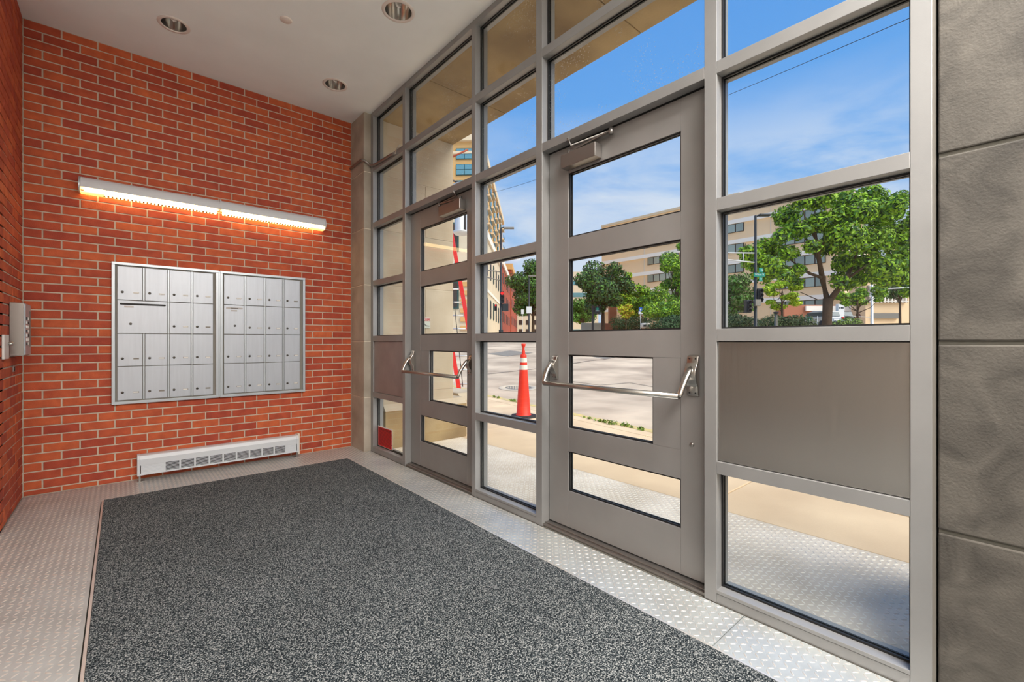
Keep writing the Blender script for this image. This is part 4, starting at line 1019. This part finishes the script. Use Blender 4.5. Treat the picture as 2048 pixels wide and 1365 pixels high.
# right signal pole with street names
t,H=pole(1511,19.5,432,'signal_pole','tall dark signal and lighting pole with green street name signs','signal pole',.07)
zz=lambda v,d=19.5:CZ+(683-v)/900*d-t.location.z
k_=.65
MB().tube([tuple(up*(H-.05)),tuple(up*(H+.03)+lat*.23)],.03,8).build('lamp_arm',['pole_dark'],t)
MB().obox(up*(H+.02)+lat*.39,lat*.25,fw*.11,up*.045).build('lamp_head',['pole_dark'],t,bev=.03)
MB().tube([tuple(up*zz(506)-lat*2.2),tuple(up*zz(507))],.028,8).build('mast_arm',['pole_pale'],t)
MB().tube([tuple(up*zz(516)-lat*2.2),tuple(up*zz(526))],.028,8).build('mast_arm',['pole_pale'],t)
MB().tube([tuple(up*zz(506)-lat*.52),tuple(up*zz(522)-lat*.52)],.02,8).build('arm_strut',['pole_pale'],t)
rz=math.atan2(lat.y,lat.x)
for v,txt,w,yw,off in ((551,'Wilson St',.24,0,.10),(542,'N St',.13,.5,.17),(560,'W',.11,.5,.16)):
    d_=(lat*math.cos(yw)+fw*math.sin(yw)); p=up*zz(v)+lat*off-fw*.12
    q=MB().obox(p,d_*w,fw*.008,up*.085).build('name_sign',['sign_teal'],t)
    text(txt,.115,'sign_white',q,p-fw*.02,(PI/2,0,rz),scale=(.85,1,1))
sigbox(t,up*zz(592)+lat*.16,.6,lit=False)
sigbox(t,up*zz(614)-lat*.34,.55,lit=False)
MB().obox(up*zz(607)-fw*.14,lat*.13,fw*.1,up*.14).build('control_box',['iron'],t,bev=.02)
MB().tube([tuple(up*zz(606)),tuple(up*zz(606)-lat*.34)],.02,6).build('bracket',['pole_dark'],t)
# pale mast pole right
t,H=pole(1744,42,562,'mast_pole','white painted mast pole with two horizontal arms at right','signal pole',.13,'pole_pale')
for v in (566,578): MB().tube([tuple(up*(CZ+(683-v-2)/900*42-t.location.z)),tuple(up*(CZ+(683-v+3)/900*42-t.location.z)+lat*4.4)],.055,8).build('mast_arm',['pole_pale'],t)
MB().tube([tuple(up*(CZ+(683-636)/900*42-t.location.z)),tuple(up*(CZ+(683-632)/900*42-t.location.z)-lat*2.6)],.03,6).build('barrier_arm',['pole_pale'],t)
# grey post
t,H=pole(1552,28.6,628,'post','short grey post between the two hedges','post',.12,'iron')
MB().lathe([(.13,H),(.15,H+.02),(.15,H+.1),(0,H+.13)],(0,0,0),'z',14).build('cap',['pole_dark'],t)
# black banner sign on post, blue sign
x,y=at(1189,50); t=empty('banner_sign',(x,y,zt(x,y)),label='dark teal banner sign on a post under the dark tree',cat='sign')
zz=lambda v,d=50:CZ+(683-v)/900*d-zt(*at(1189,50))
MB().obox(up*zz(638)-lat*.2,lat*.11,fw*.11,up*1.45).build('post',['pole_dark'],t)
pb_=MB().obox(up*zz(621)+lat*.28-fw*.15,lat*.32,fw*.04,up*.42).build('banner',['sign_black'],t)
q=MB().lathe([(.0,0),(.17,0),(.17,.02)],(0,0,0),'z',16).build('emblem',['sign_teal'],pb_); q.location=up*zz(619)+lat*.28-fw*.21; q.rotation_euler=(-fw).to_track_quat('Z','Y').to_euler()
MB().obox(up*zz(623)+lat*.28-fw*.21,lat*.2,fw*.01,up*.03).build('caption_bar',['sign_white'],pb_)
x,y=at(1281,46); t=empty('parking_sign',(x,y,zt(x,y)),label='blue over white sign on thin post left of the litter bin',cat='sign')
zz=lambda v,d=46:CZ+(683-v)/900*d-zt(*at(1281,46))
MB().tube([(0,0,-.1),tuple(up*zz(616))],.035,8).build('post',['pole_pale'],t)
MB().obox(up*zz(620)-fw*.05,lat*.17,fw*.01,up*.22).build('blue_plate',['sign_blue'],t)
MB().obox(up*zz(620)-fw*.07,lat*.05+up*.09,fw*.005,lat*.05-up*.03).build('arrow_mark',['sign_white'],t)
MB().obox(up*zz(626.5)-fw*.05,lat*.22,fw*.01,up*.13).build('white_plate',['sign_white'],t)
# litter bin
x,y=at(1291,38); t=empty('litter_bin',(x,y,zt(x,y)),label='tan litter bin with pale hooded top before the shrubs',cat='bin')
MB().lathe([(0,0),(.30,0),(.33,.55),(.33,.60),(0,.60)],(0,0,0),'z',16).build('body',['bin_brown'],t)
MB().lathe([(.33,.60),(.38,.62),(.42,.78),(.42,.92),(.34,.98),(0,1.0)],(0,0,0),'z',16).build('hood',['bin_top'],t)
for s in (-1,1): MB().obox(up*.75+lat*s*.16-fw*.36,lat*.11,fw*.06,up*.08).build('opening',['dark_hole'],t)
# planter / stone seats behind dark tree
t=empty('planter_wall',(*at(1225,56),zat(1225,56)),label='terracotta planter and low wall behind the dark tree trunk',cat='planter')
MB().obox(up*.5+lat*.6,lat*1.7,fw*.5,up*.55).build('planter_box',['clay'],t,bev=.05)
MB().obox(up*2.2,lat*.45,fw*.4,up*2.1).build('brick_pier',['clay'],t)
MB().obox(up*.55-lat*2.4,lat*1.5,fw*.3,up*.55).build('low_wall',['far_walk'],t)
# cars
def car(u,dep,label,m,rz_):
    x,y=at(u,dep); t=empty('car',(x,y,zt(x,y)+.0),rz_,label=label,cat='car',group='parked cars beyond the big tree')
    L_,W_=2.2,.9
    body=[(-L_,.35),(-L_+.05,.95),(-L_+.25,1.05),(.9,1.02),(1.9,.9),(L_,.7),(L_,.32)]
    MB().prism(body,lambda a,b:(-W_,a,b),lambda a,b:(W_,a,b)).build('body',[m],t,bev=.06)
    cab=[(-L_+.25,1.03),(-L_+.5,1.62),(-.1,1.68),(.5,1.55),(1.2,1.03)]
    MB().prism(cab,lambda a,b:(-W_*.86,a,b),lambda a,b:(W_*.86,a,b)).build('cabin',[m],t,bev=.05)
    gl=MB(); gl.prism([(-L_+.28,1.1),(-L_+.46,1.54),(-L_+.44,1.54),(-L_+.24,1.1)],lambda a,b:(-W_*.74,a-.02,b),lambda a,b:(W_*.74,a-.02,b))
    for s in (-1,1): gl.box(s*W_*.86,s*W_*.88,-1.6,.7,1.1,1.5)
    gl.build('window',['car_glass'],t)
    for sx in (-1,1):
        for yy in (-1.35,1.4): MB().lathe([(0,-.11),(.33,-.11),(.34,-.08),(.34,.08),(.33,.11),(0,.11)],(sx*(W_-.1),yy,.34),'x',16).build('wheel',['rubber'],t)
        MB().box(sx*(W_-.24),sx*(W_-.02),-L_-.03,-L_+.08,.78,1.0).build('tail_lamp',['red_body'],t,bev=.02)
    MB().box(-.26,.26,-L_-.03,-L_+.02,.62,.78).build('number_plate',['sign_white'],t); MB().box(-W_+.05,W_-.05,-L_-.06,-L_+.1,.36,.55).build('bumper',['rubber'],t,bev=.03)
az=-math.atan2(BY,GY)
car(1637,47,'silver parked car seen from behind, left of the big trunk','car_silver',az+.12)
car(1664,49,'dark parked car half hidden behind the big trunk','car_dark',az+.1)
# white kiosk sign panel
x,y=at(1680,46); t=empty('parking_kiosk',(x,y,zt(x,y)),label='white pay station board right of the big tree trunk',cat='kiosk')
MB().obox(up*1.15,lat*.32,fw*.2,up*1.2).build('cabinet',['sign_white'],t,bev=.03)
for k in range(3): MB().obox(up*1.95+lat*(k-1)*.16-fw*.21,lat*.05,fw*.01,up*.09).build('marking',['pole_dark'],t)
for i,(u,d,v) in enumerate(((1619,45,637),(1635,38,633),(1683,37,640))):
    t,H=pole(u,d,v,'thin_post',['thin pale post with small green sign by parked car','thin white post before the silver car','thin white post before the low hedge'][i],'post',.04,'pole_pale')
    if i==0: MB().obox(up*(H-.1),lat*.2,fw*.02,up*.2).build('sign_plate',['sign_teal'],t)
# person walking
x,y=at(1716,50); pz=zt(x,y)
pr=empty('person',(x,y,pz),az,label='person in a dark red shirt standing beyond the barrier arm',cat='person')
def body():
    J=[(0,0,.95,.13),(0,0,1.15,.13),(0,0,1.38,.14),(0,0,1.50,.06),(0,.0,1.60,.075),(0,0,1.70,.10),(.19,0,1.40,.06),(.25,0,1.14,.045),(.22,-.12,.95,.035),(.20,-.18,.90,.03),(-.19,0,1.40,.06),(-.25,0,1.14,.045),(-.2,-.14,1.0,.035),(-.16,-.2,.98,.03),(.09,0,.88,.095),(.10,-.04,.50,.065),(.10,.02,.09,.045),(.10,-.12,.05,.04),(-.09,0,.88,.095),(-.10,.05,.50,.065),(-.10,.10,.09,.045),(-.10,-.02,.05,.04)]
    E=[(0,1),(1,2),(2,3),(3,4),(4,5),(2,6),(6,7),(7,8),(8,9),(2,10),(10,11),(11,12),(12,13),(0,14),(14,15),(15,16),(16,17),(0,18),(18,19),(19,20),(20,21)]
    me=bpy.data.meshes.new('body'); me.from_pydata([j[:3] for j in J],E,[]); o=bpy.data.objects.new('body',me); COL.objects.link(o)
    sk=o.modifiers.new('s','SKIN'); 
    for i,j in enumerate(J): me.skin_vertices[0].data[i].radius=(j[3],j[3]*.8)
    me.skin_vertices[0].data[0].use_root=True
    o.modifiers.new('d','SUBSURF').levels=1
    bpy.context.view_layer.update(); m2=bpy.data.meshes.new_from_object(o.evaluated_get(bpy.context.evaluated_depsgraph_get())); bpy.data.objects.remove(o)
    m2.materials.clear()
    for k in ('skin','shirt','trousers','hair'): m2.materials.append(MATS[k])
    for p in m2.polygons:
        z=p.center.z; p.use_smooth=True
        p.material_index=2 if z<.97 and abs(p.center.x)<.2 and z>.08 else (1 if z<1.47 and not(abs(p.center.x)>.18 and z<1.12) else 0)
        if z>1.70 or (z>1.58 and p.center.y>.03): p.material_index=3
    q=bpy.data.objects.new('body',m2); COL.objects.link(q); q.parent=pr
body()
# overhead cables
def cable(p0,p1,sag,r,label):
    a=Vector(p0); b=Vector(p1); pts=[a.lerp(b,i/16)-up*sag*4*(i/16)*(1-i/16) for i in range(17)]
    o=MB().tube(pts,r,6).build('overhead_cable',['rubber']); tag(o,label,'cable')
def pt(u,v,dep): x,y=at(u,dep); return (x,y,CZ+(683-v)/900*dep)
cable(pt(1380,222,38),pt(1900,2,16),.05,.014,'thin dark overhead cable crossing the blue sky in the right bay')
cable(pt(955,392,46),pt(1100,350,34),.15,.012,'thin overhead cable before the tower in the narrow bay')
